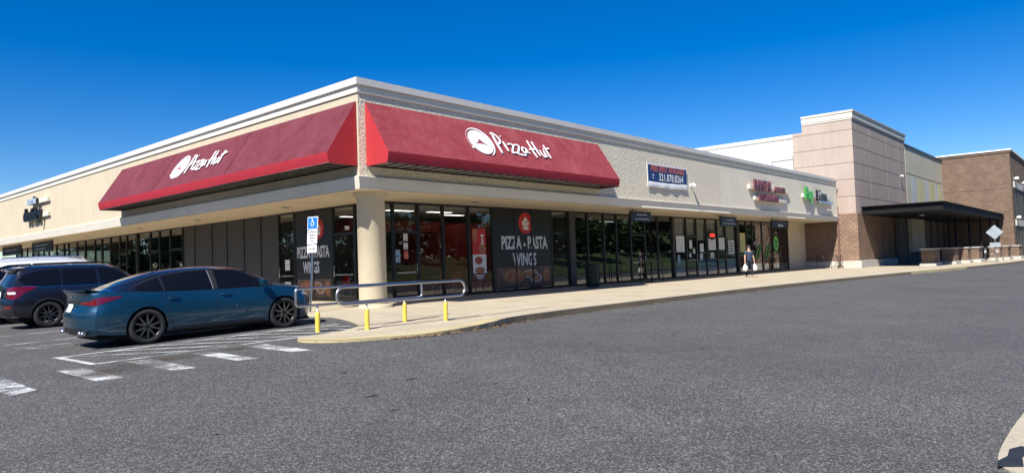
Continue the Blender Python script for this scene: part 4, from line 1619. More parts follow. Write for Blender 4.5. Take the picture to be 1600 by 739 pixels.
# entrance canopy
M['canopy_black'] = mat('matt black canopy paint', (.012, .012, .014), .75, var=.15, spec=.15)
can = thing('entrance_canopy', 'flat black steel canopy on posts over the store entrance', 'canopy', (64, -4, 0))
m = MB()
m.box(47.45, -6.85, 4.05, 81.9, -1.3, 4.62)
m.build('roof', 'canopy_black', can)
m = MB()
m.box(47.2, -6.95, 4.622, 82, -1.29, 4.68)
m.build('roof_edge', 'canopy_black', can)
for x, y in ((48.2, -6.6), (59.8, -5.13), (61.7, -5.35), (65.8, -5.82), (69.5, -6.24), (73.3, -6.6), (79.0, -6.6))[1:]:
    m = MB()
    m.box(x - .08, y - .08, -.3, x + .08, y + .08, 4.048)
    m.build('post', 'canopy_black', can)
# dark glazed entrance wall under the canopy
ent = MB()
ent.box(57.5, -1.5, -.1, 81.9, -1.35, 4.04)
ent.build('entrance_glazing', 'int_dark', gro)
for i, x in enumerate((58, 61.5, 65, 68.5, 72, 75.5, 79)):
    m = MB()
    m.box(x, -1.56, .0, x + .12, -1.505, 4.03)
    m.build('mullion', 'bronze', gro)
m = MB()
m.box(61.5, -1.9, .9, 67.0, -1.56, 4.03)
m.build('entrance_wall', 'stucco_sec', gro)
m = MB()
m.lathe([(0, 0), (.2, 0), (.22, .05), (0, .05)], (55.0, -4.0, 3.99), 16)
m.build('ceiling_light', 'greylet', can)
# low brick piers with cast caps along the kerb
def pier(x0, x1, label):
    x1 = x0 + .60 * (x1 - x0)
    xm = (x0 + x1) / 2
    y = -5.3 - .115 * (xm - 51.3)
    t = thing('brick_pier', label, 'brick pier', (xm, y, zs(xm, y)), group='low brick piers along the store kerb')
    m = MB()
    m.box(x0 + .1, y, .05, x1 - .1, y + .9, 1.10)
    m.build('shaft', 'brick', t)
    m = MB()
    m.box(x0, y - .08, 1.102, x1, y + .98, 1.20)
    m.build('cap', 'concrete_pale', t)
    m = MB()
    m.box(x0 - .05, y - .14, -.3, x1 + .05, y + 1.02, .048)
    m.build('footing', 'concrete_pale', t, bevel=.02)
for (a, b, lb) in [(51.1, 55.2, 'low brick pier nearest the stone tower base'), (56.2, 59.9, 'second low brick pier from the tower'),
                   (60.15, 62.9, 'third low brick pier from the tower'), (63.3, 67.0, 'low brick pier just left of the diamond sign'),
                   (70.6, 72.9, 'low brick pier just right of the diamond sign'), (73.1, 77.4, 'second low brick pier right of the diamond sign'),
                   (77.6, 82.0, 'low brick pier farthest from the tower')]:
    pier(a, b, lb)
# brick building at the right edge
bb = thing('brick_building', 'two storey brown brick building at the far right edge', 'building', (82, -7.7, 0))
m = MB()
m.box(82.2, -7.7, -.4, 125, 20, 11.5)
m.build('wall', 'brick', bb)
m = MB()
m.box(82.12, -7.8, 11.502, 125, 20, 11.75)
m.build('parapet', 'brick', bb)
m = MB()
m.box(82.02, -7.88, 11.752, 125, 20, 11.90)
m.build('coping', 'white', bb)
for z in (3.9, 7.55):
    m = MB()
    m.box(82.17, -7.69, z, 82.198, 10, z + .22)
    m.build('brick_course', 'concrete_pale' if z < 0 else 'brick', bb)
for (x0, x1) in ((84.2, 92.5), (94, 104)):
    for (z0, z1) in ((4.3, 7.7), (.2, 3.4)):
        m = MB()
        m.box(x0, -7.72, z0, x1, -7.705, z1)
        wn = m.build('window', 'int_dark', bb)
        m = MB()
        m.box(x0 - .3, -7.85, z1 + .002, x1 + .3, -7.702, z1 + .7)
        m.build('lintel', 'concrete_pale', wn)
        m = MB()
        for k in range(4):
            u = x0 + (x1 - x0) * k / 3
            m.box(u - .06, -7.78, z0, u + .06, -7.721, z1)
        m.build('window_frame', 'bronze', wn)
for x in (84.6, 92.9):
    for z in (8.75, 4.35):
        t = thing('wall_lamp', 'white box lamp on the brick building, %s and %s' % ('upper' if z > 6 else 'lower', 'nearer' if x < 90 else 'farther'), 'wall lamp', (x, -7.7, z))
        m = MB()
        m.box(x - .3, -8.2, z - .12, x + .3, -7.88, z + .14)
        m.build('lamp_head', 'white', t)
        m = MB()
        m.box(x - .08, -7.88, z - .05, x + .08, -7.705, z + .05)
        m.build('bracket', 'white', t)
# diamond sign seen from behind, and a wire rack
M['sign_back'] = mat('dull silver sign back', (.33, .37, .41), .5, .2)
dx, dy = 64.0, -8.0
t = thing('road_sign', 'silver back of a diamond road sign with small plate on a post', 'road sign', (dx, dy, zs(dx, dy)))
m = MB()
m.box(dx - .04, dy - .03, -.3, dx + .04, dy + .03, 3.1)
m.build('post', 'steel', t)
m = MB()
m.prism([(0, -.66), (.66, 0), (0, .66), (-.66, 0)], (dx - .045, dy, 2.45), Vector((.15, -.99, 0)), (0, 0, 1), (-.010, -.0015, 0))
m.build('sign_plate', 'sign_back', t)
m = MB()
m.obox((dx - .045 - .06, dy + .40, 1.18), (.12, -.80, 0), (0, 0, .34), (-.010, -.0015, 0))
m.build('sign_plate', 'sign_back', t)
t = thing('wire_rack', 'small white wire cart by the diamond sign', 'wire cart', (62, -7.7, zs(62, -7.7)))
m = MB()
RX0, RX1 = 61.6, 62.4
for z in (.05, .55, 1.05):
    for y in (-8.35, -7.45):
        m.tube([(RX0, y, z), (RX1, y, z)], .016, 6)
    m.tube([(RX0, -8.35, z), (RX0, -7.45, z)], .016, 6)
    m.tube([(RX1, -8.35, z), (RX1, -7.45, z)], .016, 6)
for x in (RX0, RX1):
    for y in (-8.35, -7.45):
        m.tube([(x, y, -.25), (x, y, 1.05)], .016, 6)
m.build('rack', 'steel', t)

# ------------------------------------------------------------------ what the shop glass reflects: lawn and trees across the lot
lawn = [(-30, -36), (0, -34), (40, -33), (110, -34), (240, -38), (250, -70), (40, -66), (-40, -62)]
M['lawn'] = mat('lawn grass', (.06, .095, .028), .9, var=.35, vs=.5, bump=.5, bs=20)
sheet(lawn, lambda x, y: za(x, y) + .12 + 3.2 * sstep(-y, 35, 60), 0, 3., 'lawn', 'lawn', .1)
M['bark'] = mat('tree bark', (.10, .07, .05), .9, var=.3, vs=4, bump=.6, bs=12)
M['leaf'] = leafmat('leaf', (.055, .10, .025))
def tree_mesh(seed, h, cr):
    rr = random.Random(seed)
    tr = MB()
    tr.tube([(0, 0, -.2), (.05, .03, h * .25), (-.08, .1, h * .5), (.05, -.05, h * .85)], [.28, .22, .16, .05], 10)
    blobs = []
    for k in range(9):
        a = rr.uniform(0, 6.28)
        e = rr.uniform(.2, 1)
        tip = Vector((math.cos(a) * cr * e * .8, math.sin(a) * cr * e * .8, h * rr.uniform(.45, .95)))
        tr.tube([(0, 0, h * rr.uniform(.25, .5)), tip * .5 + Vector((0, 0, h * .2)), tip], [.12, .07, .03], 6)
        blobs.append((tip, rr.uniform(.35, .6) * cr))
    lf = MB()
    for k in range(3200):
        c, r = blobs[rr.randrange(9)]
        v = Vector((rr.gauss(0, 1), rr.gauss(0, 1), rr.gauss(0, .75)))
        p = c + v.normalized() * r * rr.random() ** .45
        s = rr.uniform(.18, .40)
        a = Vector((rr.gauss(0, 1), rr.gauss(0, 1), rr.gauss(0, 1))).normalized()
        b = a.orthogonal().normalized()
        lf.add([p + a * s, p + b * s * .6, p - a * s, p - b * s * .6], [(0, 1, 2, 3)])
    return tr.mesh('trunk', 'bark'), lf.mesh('crown', 'leaf', recalc=False)
protos = [tree_mesh(i, 9.5 + 1.5 * i, 4.6 + .5 * i) for i in range(3)]
# woodland closing the view behind the lawn and the far side of the lot, seen only in the glass
def woodland(line, depth, h, count, seed):
    rr = random.Random(seed)
    m = MB()
    seg = [(Vector(a), Vector(b)) for a, b in zip(line[:-1], line[1:])]
    tot = [(b - a).length for a, b in seg]
    for k in range(count):
        r = rr.uniform(0, sum(tot))
        i = 0
        while r > tot[i]:
            r -= tot[i]
            i += 1
        a, b = seg[i]
        p = a.lerp(b, r / tot[i])
        q = p + Vector((rr.uniform(-1, 1), rr.uniform(-1, 1))) * depth
        top = h * (.72 + .2 * math.sin(p.x * .21 + seed) + .12 * math.sin(p.x * .63 + p.y * .4))
        c = Vector((q.x, q.y, za(q.x, q.y) + (3.2 * sstep(-q.y, 35, 60) if q.y < -30 else 0) + top * rr.random() ** .8))
        s = rr.uniform(.4, 1.0)
        u = Vector((rr.gauss(0, 1), rr.gauss(0, 1), rr.gauss(0, 1))).normalized()
        w = u.orthogonal().normalized()
        m.add([c + u * s, c + w * s * .6, c - u * s, c - w * s * .6], [(0, 1, 2, 3)])
    o = m.build('woodland', 'leaf', recalc=False)
    o['kind'] = 'stuff'
woodland([(-40, -60), (60, -62), (160, -64), (290, -62)], 3.5, 8.5, 17000, 1)
woodland([(-68, -30), (-66, 50), (-48, 88), (-20, 108), (4, 118)], 3., 8.5, 12000, 2)
rt = random.Random(21)
spots = [(-14, -44), (-2, -50), (6, -46), (13, -53), (20, -48), (28, -54), (36, -49), (44, -55), (53, -48), (62, -54), (70, -49), (80, -55), (90, -50), (102, -54), (113, -50), (124, -56), (135, -50), (146, -57), (157, -52), (168, -58), (180, -53), (192, -60), (204, -55), (217, -62), (230, -57),
         (-46, -14), (-50, 2), (-44, 14), (-52, 26), (-56, 42), (-49, 55), (-42, 66), (-35, 75), (-27, 83), (-19, 90), (-11, 96), (-58, 60), (-30, 95)]
for i, (x, y) in enumerate(spots):
    t = thing('shade_tree', 'green shade tree across the lot, seen only in the shop glass', 'tree', (x, y, za(x, y) + (3.2 * sstep(-y, 35, 60) if y < -40 else 0)), rt.uniform(0, 6), 'shade trees across the lot')
    s = rt.uniform(.85, 1.25)
    t.scale = (s, s, s)
    tm, cm = protos[i % 3]
    for nm, me in (('trunk', tm), ('crown', cm)):
        o = bpy.data.objects.new(nm, me)
        COL.objects.link(o)
        o.parent = t
# ------------------------------------------------------------------ vehicles
def pchip(pts):
    xs = np.array([p[0] for p in pts], float)
    ys = np.array([p[1] for p in pts], float)
    h = np.diff(xs)
    d = np.diff(ys) / h
    m = np.zeros(len(xs))
    for i in range(1, len(xs) - 1):
        if d[i - 1] * d[i] > 0:
            w1, w2 = 2 * h[i] + h[i - 1], h[i] + 2 * h[i - 1]
            m[i] = (w1 + w2) / (w1 / d[i - 1] + w2 / d[i])
    m[0], m[-1] = d[0], d[-1]
    def f(x):
        x = min(max(x, xs[0]), xs[-1])
        i = min(int(np.searchsorted(xs, x, side='right')) - 1, len(h) - 1)
        t = (x - xs[i]) / h[i]
        return float(ys[i] * (1 + 2 * t) * (1 - t) ** 2 + m[i] * h[i] * t * (1 - t) ** 2 + ys[i + 1] * t * t * (3 - 2 * t) + m[i + 1] * h[i] * t * t * (t - 1))
    return f

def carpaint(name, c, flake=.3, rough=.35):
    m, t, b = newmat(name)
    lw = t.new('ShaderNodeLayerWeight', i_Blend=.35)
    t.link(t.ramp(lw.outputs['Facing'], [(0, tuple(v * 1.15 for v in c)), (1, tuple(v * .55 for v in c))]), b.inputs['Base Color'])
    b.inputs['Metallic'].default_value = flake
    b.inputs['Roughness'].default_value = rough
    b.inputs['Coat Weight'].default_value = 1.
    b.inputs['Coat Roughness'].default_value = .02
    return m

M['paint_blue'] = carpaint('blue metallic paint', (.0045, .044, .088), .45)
M['paint_navy'] = carpaint('dark navy paint', (.008, .0085, .017), .25)
M['paint_white'] = carpaint('white paint coat', (.74, .75, .77), 0., .5)
M['paint_black'] = carpaint('gloss black roof', (.006, .006, .008), 0., .3)
M['car_glass'] = mat('tinted car glass', (.005, .005, .006), .03, var=.05, spec=.45)
M['car_glass_back'] = mat('tinted rear glass', (.01, .012, .016), .03, var=.05, spec=1.)
M['tyre'] = mat('tyre rubber', (.018, .018, .018), .85, var=.2, vs=8)
M['rim_dark'] = mat('dark alloy', (.035, .035, .038), .3, .8)
M['rim_face'] = mat('machined alloy', (.20, .20, .21), .3, 1.)
M['plastic'] = mat('black plastic trim', (.015, .015, .016), .55)
M['lamp_red'] = mat('red lamp lens', (.13, .002, .008), .12, var=.15, vs=8, coat=1.)
M['lamp_clear'] = mat('clear lamp lens', (.7, .7, .72), .1, var=.1, coat=1.)
M['trim_satin'] = mat('satin window trim', (.30, .30, .30), .4)
M['chrome'] = mat('chrome', (.75, .75, .76), .12, 1.)
M['plate'] = mat('number plate', (.68, .72, .68), .5, var=.05)
M['well'] = mat('wheel well', (.006, .006, .006), .95)

def car_body(S, nx=110, arch=True):
    """closed car body lofted along x. S holds the side curves, plan widths and end shapes."""
    xr, xf = S['xr'], S['xf']
    fn = {k: pchip(v) for k, v in S['curves'].items()}
    rear, front = pchip(S['rear']), pchip(S['front'])
    sub = [3, 2, 3, 4, 4, 2, 6, 3, 4]
    st = []
    for i in range(nx + 1):
        t = i / nx
        t = .5 - .5 * math.cos(math.pi * t) if S.get('cos') else t
        st.append(xr + (xf - xr) * (t * .55 + .45 * (.5 - .5 * math.cos(math.pi * t))))
    def ring(x):
        g = {k: f(x) for k, f in fn.items()}
        zb, top, belt, zr = g['bot'], g['top'], g['belt'], g['zr']
        wm, wb, wr = g['wm'], g['wb'], g['wr']
        ws = wm - S.get('sill_in', .06)
        zm = zb + (belt - zb) * .52
        ctl = [(0, zb), (ws * .8, zb), (ws, zb + .035), (wm * .985, zb + (belt - zb) * .25), (wm, zm), (wb + (wm - wb) * .25, belt - .07),
               (wb - .012, belt), (wr, zr), (wr * .62, top - (top - zr) * .18), (0, top)]
        P = [ctl[0]]
        for k in range(len(ctl) - 1):
            a, b = ctl[k], ctl[k + 1]
            if k in (0, 1, 6):
                for j in range(1, sub[k] + 1):
                    u = j / sub[k]
                    bow = .018 * math.sin(math.pi * u) if k == 6 else 0
                    P.append((a[0] + (b[0] - a[0]) * u + bow, a[1] + (b[1] - a[1]) * u))
            else:
                p0 = ctl[k - 1] if k not in (2, 7) else (2 * a[0] - b[0], 2 * a[1] - b[1]) if k == 2 else (a[0] + .05, a[1] - .01)
                p3 = ctl[k + 2] if k + 2 < len(ctl) and k != 5 else ((-ctl[k][0], ctl[k][1]) if k == 8 else (2 * b[0] - a[0], 2 * b[1] - a[1]))
                for j in range(1, sub[k] + 1):
                    u = j / sub[k]
                    q = [.5 * ((2 * a[c]) + (b[c] - p0[c]) * u + (2 * p0[c] - 5 * a[c] + 4 * b[c] - p3[c]) * u * u + (3 * a[c] - p0[c] - 3 * b[c] + p3[c]) * u ** 3) for c in (0, 1)]
                    P.append(tuple(q))
        return P
    Lr, Lf = S.get('Lr', .8), S.get('Lf', .8)
    def deform(x, y, z):
        hw = S['half']
        if x < xr + Lr:
            t = (x - xr) / Lr
            tgt = rear(z) + S['rc'] * (abs(y) / hw) ** S.get('rp', 3.2)
            x += (tgt - xr) * (1 - t) ** 2
        if x > xf - Lf:
            t = (xf - x) / Lf
            tgt = front(z) - S['fc'] * (abs(y) / hw) ** 2.4
            x += (tgt - xf) * (1 - t) ** 2
        return (x, y, z)
    rings = [ring(x) for x in st]
    n = len(rings[0])
    vs, fs, mi = [], [], []
    full = 2 * n - 2
    for x, P in zip(st, rings):
        loop = [(y, z) for y, z in P] + [(-y, z) for y, z in P[1:-1][::-1]]
        vs += [deform(x, y, z) for y, z in loop]
    k6 = sum(sub[:6])
    for i in range(len(st) - 1):
        for j in range(full):
            fs.append((i * full + j, i * full + (j + 1) % full, (i + 1) * full + (j + 1) % full, (i + 1) * full + j))
            jj = j if j < n - 1 else full - 1 - j
            xm = (st[i] + st[i + 1]) / 2
            mi.append(1 if (jj >= k6 and S['cab'][0] < xm < S['cab'][1]) else 0)
    # end caps: rows across between mirrored ring points
    def cap(i, flip):
        base = i * full
        m = 10
        P = rings[i]
        rows = []
        for j in range(1, n - 1):
            y, z = P[j]
            row = [base + j]
            for k in range(1, m):
                yy = y - 2 * y * k / m
                zz = z
                row.append(len(vs))
                vs.append(deform(st[i], yy, zz))
            row.append(base + full - j)
            rows.append(row)
        for a, b in zip(rows[:-1], rows[1:]):
            for k in range(m):
                q = (a[k], a[k + 1], b[k + 1], b[k])
                fs.append(q if flip else q[::-1])
                mi.append(0)
        for row, tip in ((rows[0], base), (rows[-1], base + n - 1)):
            for k in range(m):
                fs.append((row[k], row[k + 1], tip))
                mi.append(0)
    cap(0, True)
    cap(len(st) - 1, False)
    me = bpy.data.meshes.new('body')
    me.from_pydata(vs, [], fs)
    me.polygons.foreach_set('material_index', mi)
    bm = bmesh.new()
    bm.from_mesh(me)
    bmesh.ops.remove_doubles(bm, verts=bm.verts, dist=1e-4)
    bmesh.ops.recalc_face_normals(bm, faces=bm.faces)
    bm.to_mesh(me)
    bvh = BVHTree.FromBMesh(bm)
    bm.free()
    return me, bvh

def cut_arches(me, S, mats):
    """boolean the four wheel arches out of the body"""
    for m in mats:
        me.materials.append(M[m])
    ob = bpy.data.objects.new('body', me)
    COL.objects.link(ob)
    mb = MB()
    for ax in S['axles']:
        for s in (-1, 1):
            mb.lathe([(0, .50 * s), (S['ra'], .50 * s), (S['ra'], 1.15 * s), (0, 1.15 * s)], (ax, 0, S['zw']), 56, 'y')
    cm = mb.mesh('arch_cutter', 'well')
    cut = bpy.data.objects.new('arch_cutter', cm)
    COL.objects.link(cut)
    md = ob.modifiers.new('arches', 'BOOLEAN')
    md.operation = 'DIFFERENCE'
    md.solver = 'EXACT'
    md.object = cut
    dg = bpy.context.evaluated_depsgraph_get()
    dg.update()
    new = bpy.data.meshes.new_from_object(ob.evaluated_get(dg))
    new.name = 'body'
    ob.modifiers.clear()
    ob.data = new
    bpy.data.objects.remove(cut)
    while len(new.materials) > len(mats):
        new.materials.pop()
    wi = len(mats) - 1
    sm = []
    for p in new.polygons:
        c = p.center
        inn = False
        for ax in S['axles']:
            r = math.hypot(c.x - ax, c.z - S['zw'])
            if r < S['ra'] + .004 and abs(c.y) < 1.2 and (abs(r - S['ra']) < .012 and abs(p.normal.y) < .35 or abs(abs(c.y) - .5) < .01):
                inn = True
        if inn:
            p.material_index = wi
        sm.append(True)
    new.polygons.foreach_set('use_smooth', sm)
    try:
        new.set_sharp_from_angle(angle=R(38))
    except Exception:
        pass
    return ob

def patch(bvh, poly, O, U, V, D, off, step, name, m, parent, back=.0):
    """polygon in the U, V plane thrown along D onto the body, standing off the surface; back = thickness"""
    O, U, V, D = Vector(O), Vector(U).normalized(), Vector(V).normalized(), Vector(D).normalized()
    bm = bmesh.new()
    bm.faces.new([bm.verts.new((p[0], p[1], 0)) for p in poly])
    for ax in (0, 1):
        lo, hi = min(p[ax] for p in poly), max(p[ax] for p in poly)
        k = math.floor(lo / step) + 1
        while k * step < hi - 1e-6:
            co, no = [0, 0, 0], [0, 0, 0]
            co[ax] = k * step
            no[ax] = 1
            bmesh.ops.bisect_plane(bm, geom=bm.verts[:] + bm.edges[:] + bm.faces[:], plane_co=co, plane_no=no, dist=1e-6)
            k += 1
    vs, nr, ok = [], [], []
    for v in bm.verts:
        p = O + U * v.co.x + V * v.co.y
        h = bvh.ray_cast(p, D)
        if h[0] is None:
            q = bvh.find_nearest(p + D * 1.0)
            vs.append(q[0])
            nr.append(-D)
        else:
            vs.append(h[0])
            nr.append(h[1] if h[1].dot(D) < 0 else -h[1])
    for v, c, n in zip(bm.verts, vs, nr):
        v.co = c + (n * .6 - D * .4).normalized() * off
    for f in bm.faces:
        f.smooth = True
    bmesh.ops.recalc_face_normals(bm, faces=bm.faces)
    me = bpy.data.meshes.new(name)
    bm.to_mesh(me)
    bm.free()
    me.materials.append(M[m])
    o = bpy.data.objects.new(name, me)
    COL.objects.link(o)
    o.parent = parent
    return o

def strip(pts, w):
    """thin polygon following a polyline in 2D"""
    L, Rr = [], []
    for i, p in enumerate(pts):
        a, b = Vector(pts[max(0, i - 1)]), Vector(pts[min(len(pts) - 1, i + 1)])
        d = (b - a).normalized()
        n = Vector((-d.y, d.x)) * (w / 2)
        L.append(tuple(Vector(p) + n))
        Rr.append(tuple(Vector(p) - n))
    return L + Rr[::-1]

def wheel(parent, x, y, r, rr, side, spokes, twin, face):
    """wheel at (x, y): hub and brake, with tyre and rim under it. side = -1 right, +1 left"""
    s = side
    m = MB()
    m.lathe([(0, -.02 * s), (rr * .62, -.02 * s), (rr * .62, -.06 * s), (0, -.06 * s)], (0, 0, 0), 28, 'y')
    w = m.build('wheel', 'rim_dark', parent, world=False)
    w.location = (x, y, r)
    m = MB()
    hw = .112
    prof = [(rr * .99, -hw * .9), (rr * 1.03, -hw), (r * .93, -hw), (r * .985, -hw * .8), (r, -hw * .5), (r, hw * .5), (r * .985, hw * .8), (r * .93, hw), (rr * 1.03, hw), (rr * .99, hw * .9)]
    m.lathe(prof, (0, 0, 0), 48, 'y')
    for k in (-.4, 0, .4):
        m.lathe([(r + .002, hw * (k - .04)), (r + .0025, hw * (k + .04))], (0, 0, 0), 48, 'y')
    m.build('tyre', 'tyre', w, world=False)
    m = MB()
    yo = hw * .82 * s
    m.lathe([(rr * .985, yo), (rr, yo + .004 * s), (rr * .94, yo), (rr * .90, yo - .03 * s), (rr * .90, -hw * s)], (0, 0, 0), 48, 'y', 1)
    for k in range(spokes):
        for t in ((-1, 1) if twin else (0,)):
            a0 = 2 * math.pi * k / spokes + t * .05
            a1 = 2 * math.pi * k / spokes + t * (.30 if twin else 0)
            p0 = Vector((math.cos(a0) * rr * .13, yo - .012 * s, math.sin(a0) * rr * .13))
            p1 = Vector((math.cos(a1) * rr * .93, yo - .004 * s, math.sin(a1) * rr * .93))
            d = (p1 - p0)
            n = d.normalized().cross(Vector((0, 1, 0)))
            w0, w1 = (.020, .014) if twin else (.034, .026)
            Y = Vector((0, -.028 * s, 0))
            v = [p0 + n * w0, p1 + n * w1, p1 - n * w1, p0 - n * w0]
            v2 = [q + Y for q in v]
            m.add(v + v2, [(0, 1, 2, 3)], 0)
            m.add(v + v2, [(4, 5, 6, 7), (0, 1, 5, 4), (1, 2, 6, 5), (2, 3, 7, 6), (3, 0, 4, 7)], 1)
    m.cyl((0, yo - .03 * s, 0), (0, yo + .002 * s, 0), rr * .16, n=20, mi=1)
    for k in range(5):
        a = 2 * math.pi * (k + .5) / 5
        m.cyl((math.cos(a) * rr * .23, yo - .03 * s, math.sin(a) * rr * .23), (math.cos(a) * rr * .23, yo - .006 * s, math.sin(a) * rr * .23), .011, n=8, mi=1)
    m.build('rim', face, w, world=False)
    return w

SED = dict(xr=-2.52, xf=2.38, half=.92, rc=.30, fc=.50, Lr=.75, Lf=.7, axles=(-1.4125, 1.4125), zw=.338, ra=.378, cab=(-1.98, 1.22),
    rear=[(.1, -2.36), (.22, -2.42), (.36, -2.51), (.52, -2.535), (.66, -2.53), (.72, -2.49), (.80, -2.455), (.98, -2.455), (1.06, -2.50), (1.095, -2.49)],
    front=[(.1, 2.22), (.25, 2.32), (.5, 2.39), (.66, 2.37), (.80, 2.28)],
    curves=dict(
        top=[(-2.52, 1.075), (-2.42, 1.088), (-2.2, 1.085), (-1.98, 1.11), (-1.5, 1.262), (-1.05, 1.378), (-.6, 1.428), (-.12, 1.445), (.3, 1.425), (.58, 1.375), (.95, 1.215), (1.28, 1.045), (1.45, 1.005), (1.85, .93), (2.15, .84), (2.3, .76), (2.38, .68)],
        belt=[(-2.52, 1.005), (-2.3, 1.03), (-2.0, 1.03), (-1.6, 1.01), (-1.2, .985), (-.6, .962), (0, .95), (.6, .945), (1.1, .945), (1.4, .925), (1.8, .865), (2.1, .79), (2.38, .62)],
        zr=[(-2.52, 1.035), (-2.3, 1.058), (-1.98, 1.075), (-1.5, 1.19), (-1.05, 1.302), (-.6, 1.36), (-.12, 1.378), (.3, 1.36), (.58, 1.31), (.95, 1.16), (1.25, 1.0), (1.45, .965), (1.85, .90), (2.15, .815), (2.38, .65)],
        wr=[(-2.52, .66), (-2.2, .66), (-1.98, .645), (-1.5, .60), (-1.05, .585), (-.6, .59), (0, .60), (.58, .61), (.95, .66), (1.25, .73), (1.45, .75), (1.85, .72), (2.15, .66), (2.38, .55)],
        wb=[(-2.52, .76), (-2.2, .82), (-1.8, .845), (-1.41, .858), (-.8, .835), (0, .83), (.8, .835), (1.2, .855), (1.41, .865), (1.8, .845), (2.1, .78), (2.38, .64)],
        wm=[(-2.52, .86), (-2.2, .90), (-1.8, .915), (-1.41, .92), (-1.0, .905), (-.3, .895), (.6, .895), (1.0, .905), (1.41, .92), (1.8, .905), (2.1, .86), (2.38, .76)],
        bot=[(-2.52, .235), (-2.1, .20), (-1.4, .17), (0, .165), (1.4, .165), (2.1, .17), (2.38, .20)]))

def sedan(loc, rz, pitch, scale):
    t = thing('parked_car', 'blue metallic sedan with black roof parked by the access aisle', 'car', loc, rz, 'cars parked facing the shops')
    t.rotation_euler = (0, pitch, rz)
    t.scale = (scale,) * 3
    me, bvh = car_body(SED)
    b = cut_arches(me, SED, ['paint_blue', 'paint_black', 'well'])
    b.parent = t
    zz = (0, 0, 1)
    for s in (-1, 1):
        O, D = (0, 2 * s, 0), (0, -s, 0)
        X = (1, 0, 0)
        # side glass
        panes = [[(-1.08, .992), (-1.08, 1.268), (-1.3, 1.205), (-1.55, 1.098), (-1.60, 1.06), (-1.5, 1.025), (-1.3, 1.0)],
                 [(-1.05, .99), (-.11, .968), (-.15, 1.345), (-.45, 1.342), (-.8, 1.318), (-1.05, 1.277)],
                 [(.0, .965), (1.06, .968), (.86, 1.105), (.6, 1.255), (.4, 1.312), (.2, 1.338), (-.02, 1.346)]]
        for i, q in enumerate(panes):
            patch(bvh, q, O, X, zz, D, .005, .08, 'side_window', 'car_glass', t)
        patch(bvh, [(-.105, .966), (-.005, .964), (-.03, 1.35), (-.145, 1.35)], O, X, zz, D, .0045, .06, 'pillar_trim', 'plastic', t)
        patch(bvh, strip([(-1.1, 1.262), (-1.08, 1.12), (-1.065, .99)], .022), O, X, zz, D, .008, .05, 'pillar_trim', 'plastic', t)
        patch(bvh, strip([(-.155, 1.352), (-.13, 1.15), (-.105, .966)], .012), O, X, zz, D, .008, .05, 'pillar_trim', 'trim_satin', t)
        # bright line over the glass
        patch(bvh, strip([(-1.66, 1.07), (-1.4, 1.185), (-1.08, 1.288), (-.6, 1.349), (-.1, 1.362), (.3, 1.343), (.58, 1.285), (.9, 1.12)], .010), O, X, zz, D, .008, .06, 'roof_moulding', 'plastic', t)
        # door shut lines and handles
        for pts in ([(-.055, .95), (-.06, .7), (-.04, .45), (-.06, .27)], [(1.14, .92), (1.10, .75), (1.04, .5), (1.02, .28)], [(-1.07, .97), (-1.10, .85), (-.98, .62), (-.97, .40), (-.93, .27)]):
            patch(bvh, strip(pts, .009), O, X, zz, D, .0015, .05, 'door_gap', 'plastic', t)
        patch(bvh, strip([(-.95, .265), (0, .262), (1.02, .268)], .010), O, X, zz, D, .0015, .1, 'door_gap', 'plastic', t)
        for x in (-.92, .14):
            m = MB()
            h = bvh.ray_cast(Vector((x, 2 * s, .845)), Vector((0, -s, 0)))[0]
            m.tube([(x - .10, h.y - .002 * s, .85), (x - .08, h.y + .026 * s, .85), (x + .08, h.y + .026 * s, .848), (x + .10, h.y - .002 * s, .848)], .013, 8)
            m.build('door_handle', 'paint_blue', t, world=False)
        # sill
        patch(bvh, strip([(-.98, .215), (0, .21), (.98, .215)], .05), O, X, zz, D, .006, .1, 'sill', 'plastic', t)
        # arch lips
        for ax in SED['axles']:
            arc = [(ax + (.392) * math.cos(R(a)), SED['zw'] + .392 * math.sin(R(a))) for a in range(-14, 196, 10)]
            patch(bvh, strip(arc, .024), O, X, zz, D, .006, .06, 'wheel_arch', 'paint_blue', t)
        # mirror
        m = MB()
        m.tube([(.98, .85 * s, .985), (.96, .92 * s, 1.0)], .022, 8)
        q = [(.0, -.07), (.05, -.05), (.055, .04), (.02, .07), (-.06, .075), (-.09, .03), (-.08, -.055)]
        m.prism([(a + .92, c + 1.035) for a, c in q], (0, .90 * s, 0), (1, 0, 0), (0, 0, 1), (0, .17 * s, 0), 1)
        mo = m.build('mirror', ['plastic', 'paint_blue'], t, world=False, bevel=.02)
        # wheels
        for ax in SED['axles']:
            wheel(t, ax, .795 * s, .338, .245, s, 5, True, ['rim_face', 'rim_dark'])
        # lamps wrapped on the rear corner: thrown in diagonally
        dg = Vector((1, -s * 1.0, 0)).normalized()
        Ud = Vector((1, s * 1.0, 0)).normalized()
        Od = Vector((-2.1, .80 * s, 0)) - dg * 2
        patch(bvh, [(-.47, .835), (-.2, .80), (-.08, .80), (.06, .862), (.22, .925), (.25, .945), (.0, .95), (-.12, .93), (-.22, .888), (-.46, .865)], Od, Ud, zz, dg, .006, .04, 'tail_light', 'lamp_red', t)
        patch(bvh, [(1.85, .72), (2.2, .66), (2.3, .70), (2.15, .76), (1.9, .80)], O, X, zz, D, .006, .05, 'headlight', 'lamp_clear', t)
    # glass front and rear, thrown down from above
    Y = (0, 1, 0)
    patch(bvh, [(-1.93, -.55), (-1.5, -.565), (-1.08, -.53), (-1.03, -.3), (-1.02, 0), (-1.03, .3), (-1.08, .53), (-1.5, .565), (-1.93, .55), (-1.97, 0)], (0, 0, 3), (1, 0, 0), Y, (0, 0, -1), .006, .08, 'rear_window', 'car_glass_back', t)
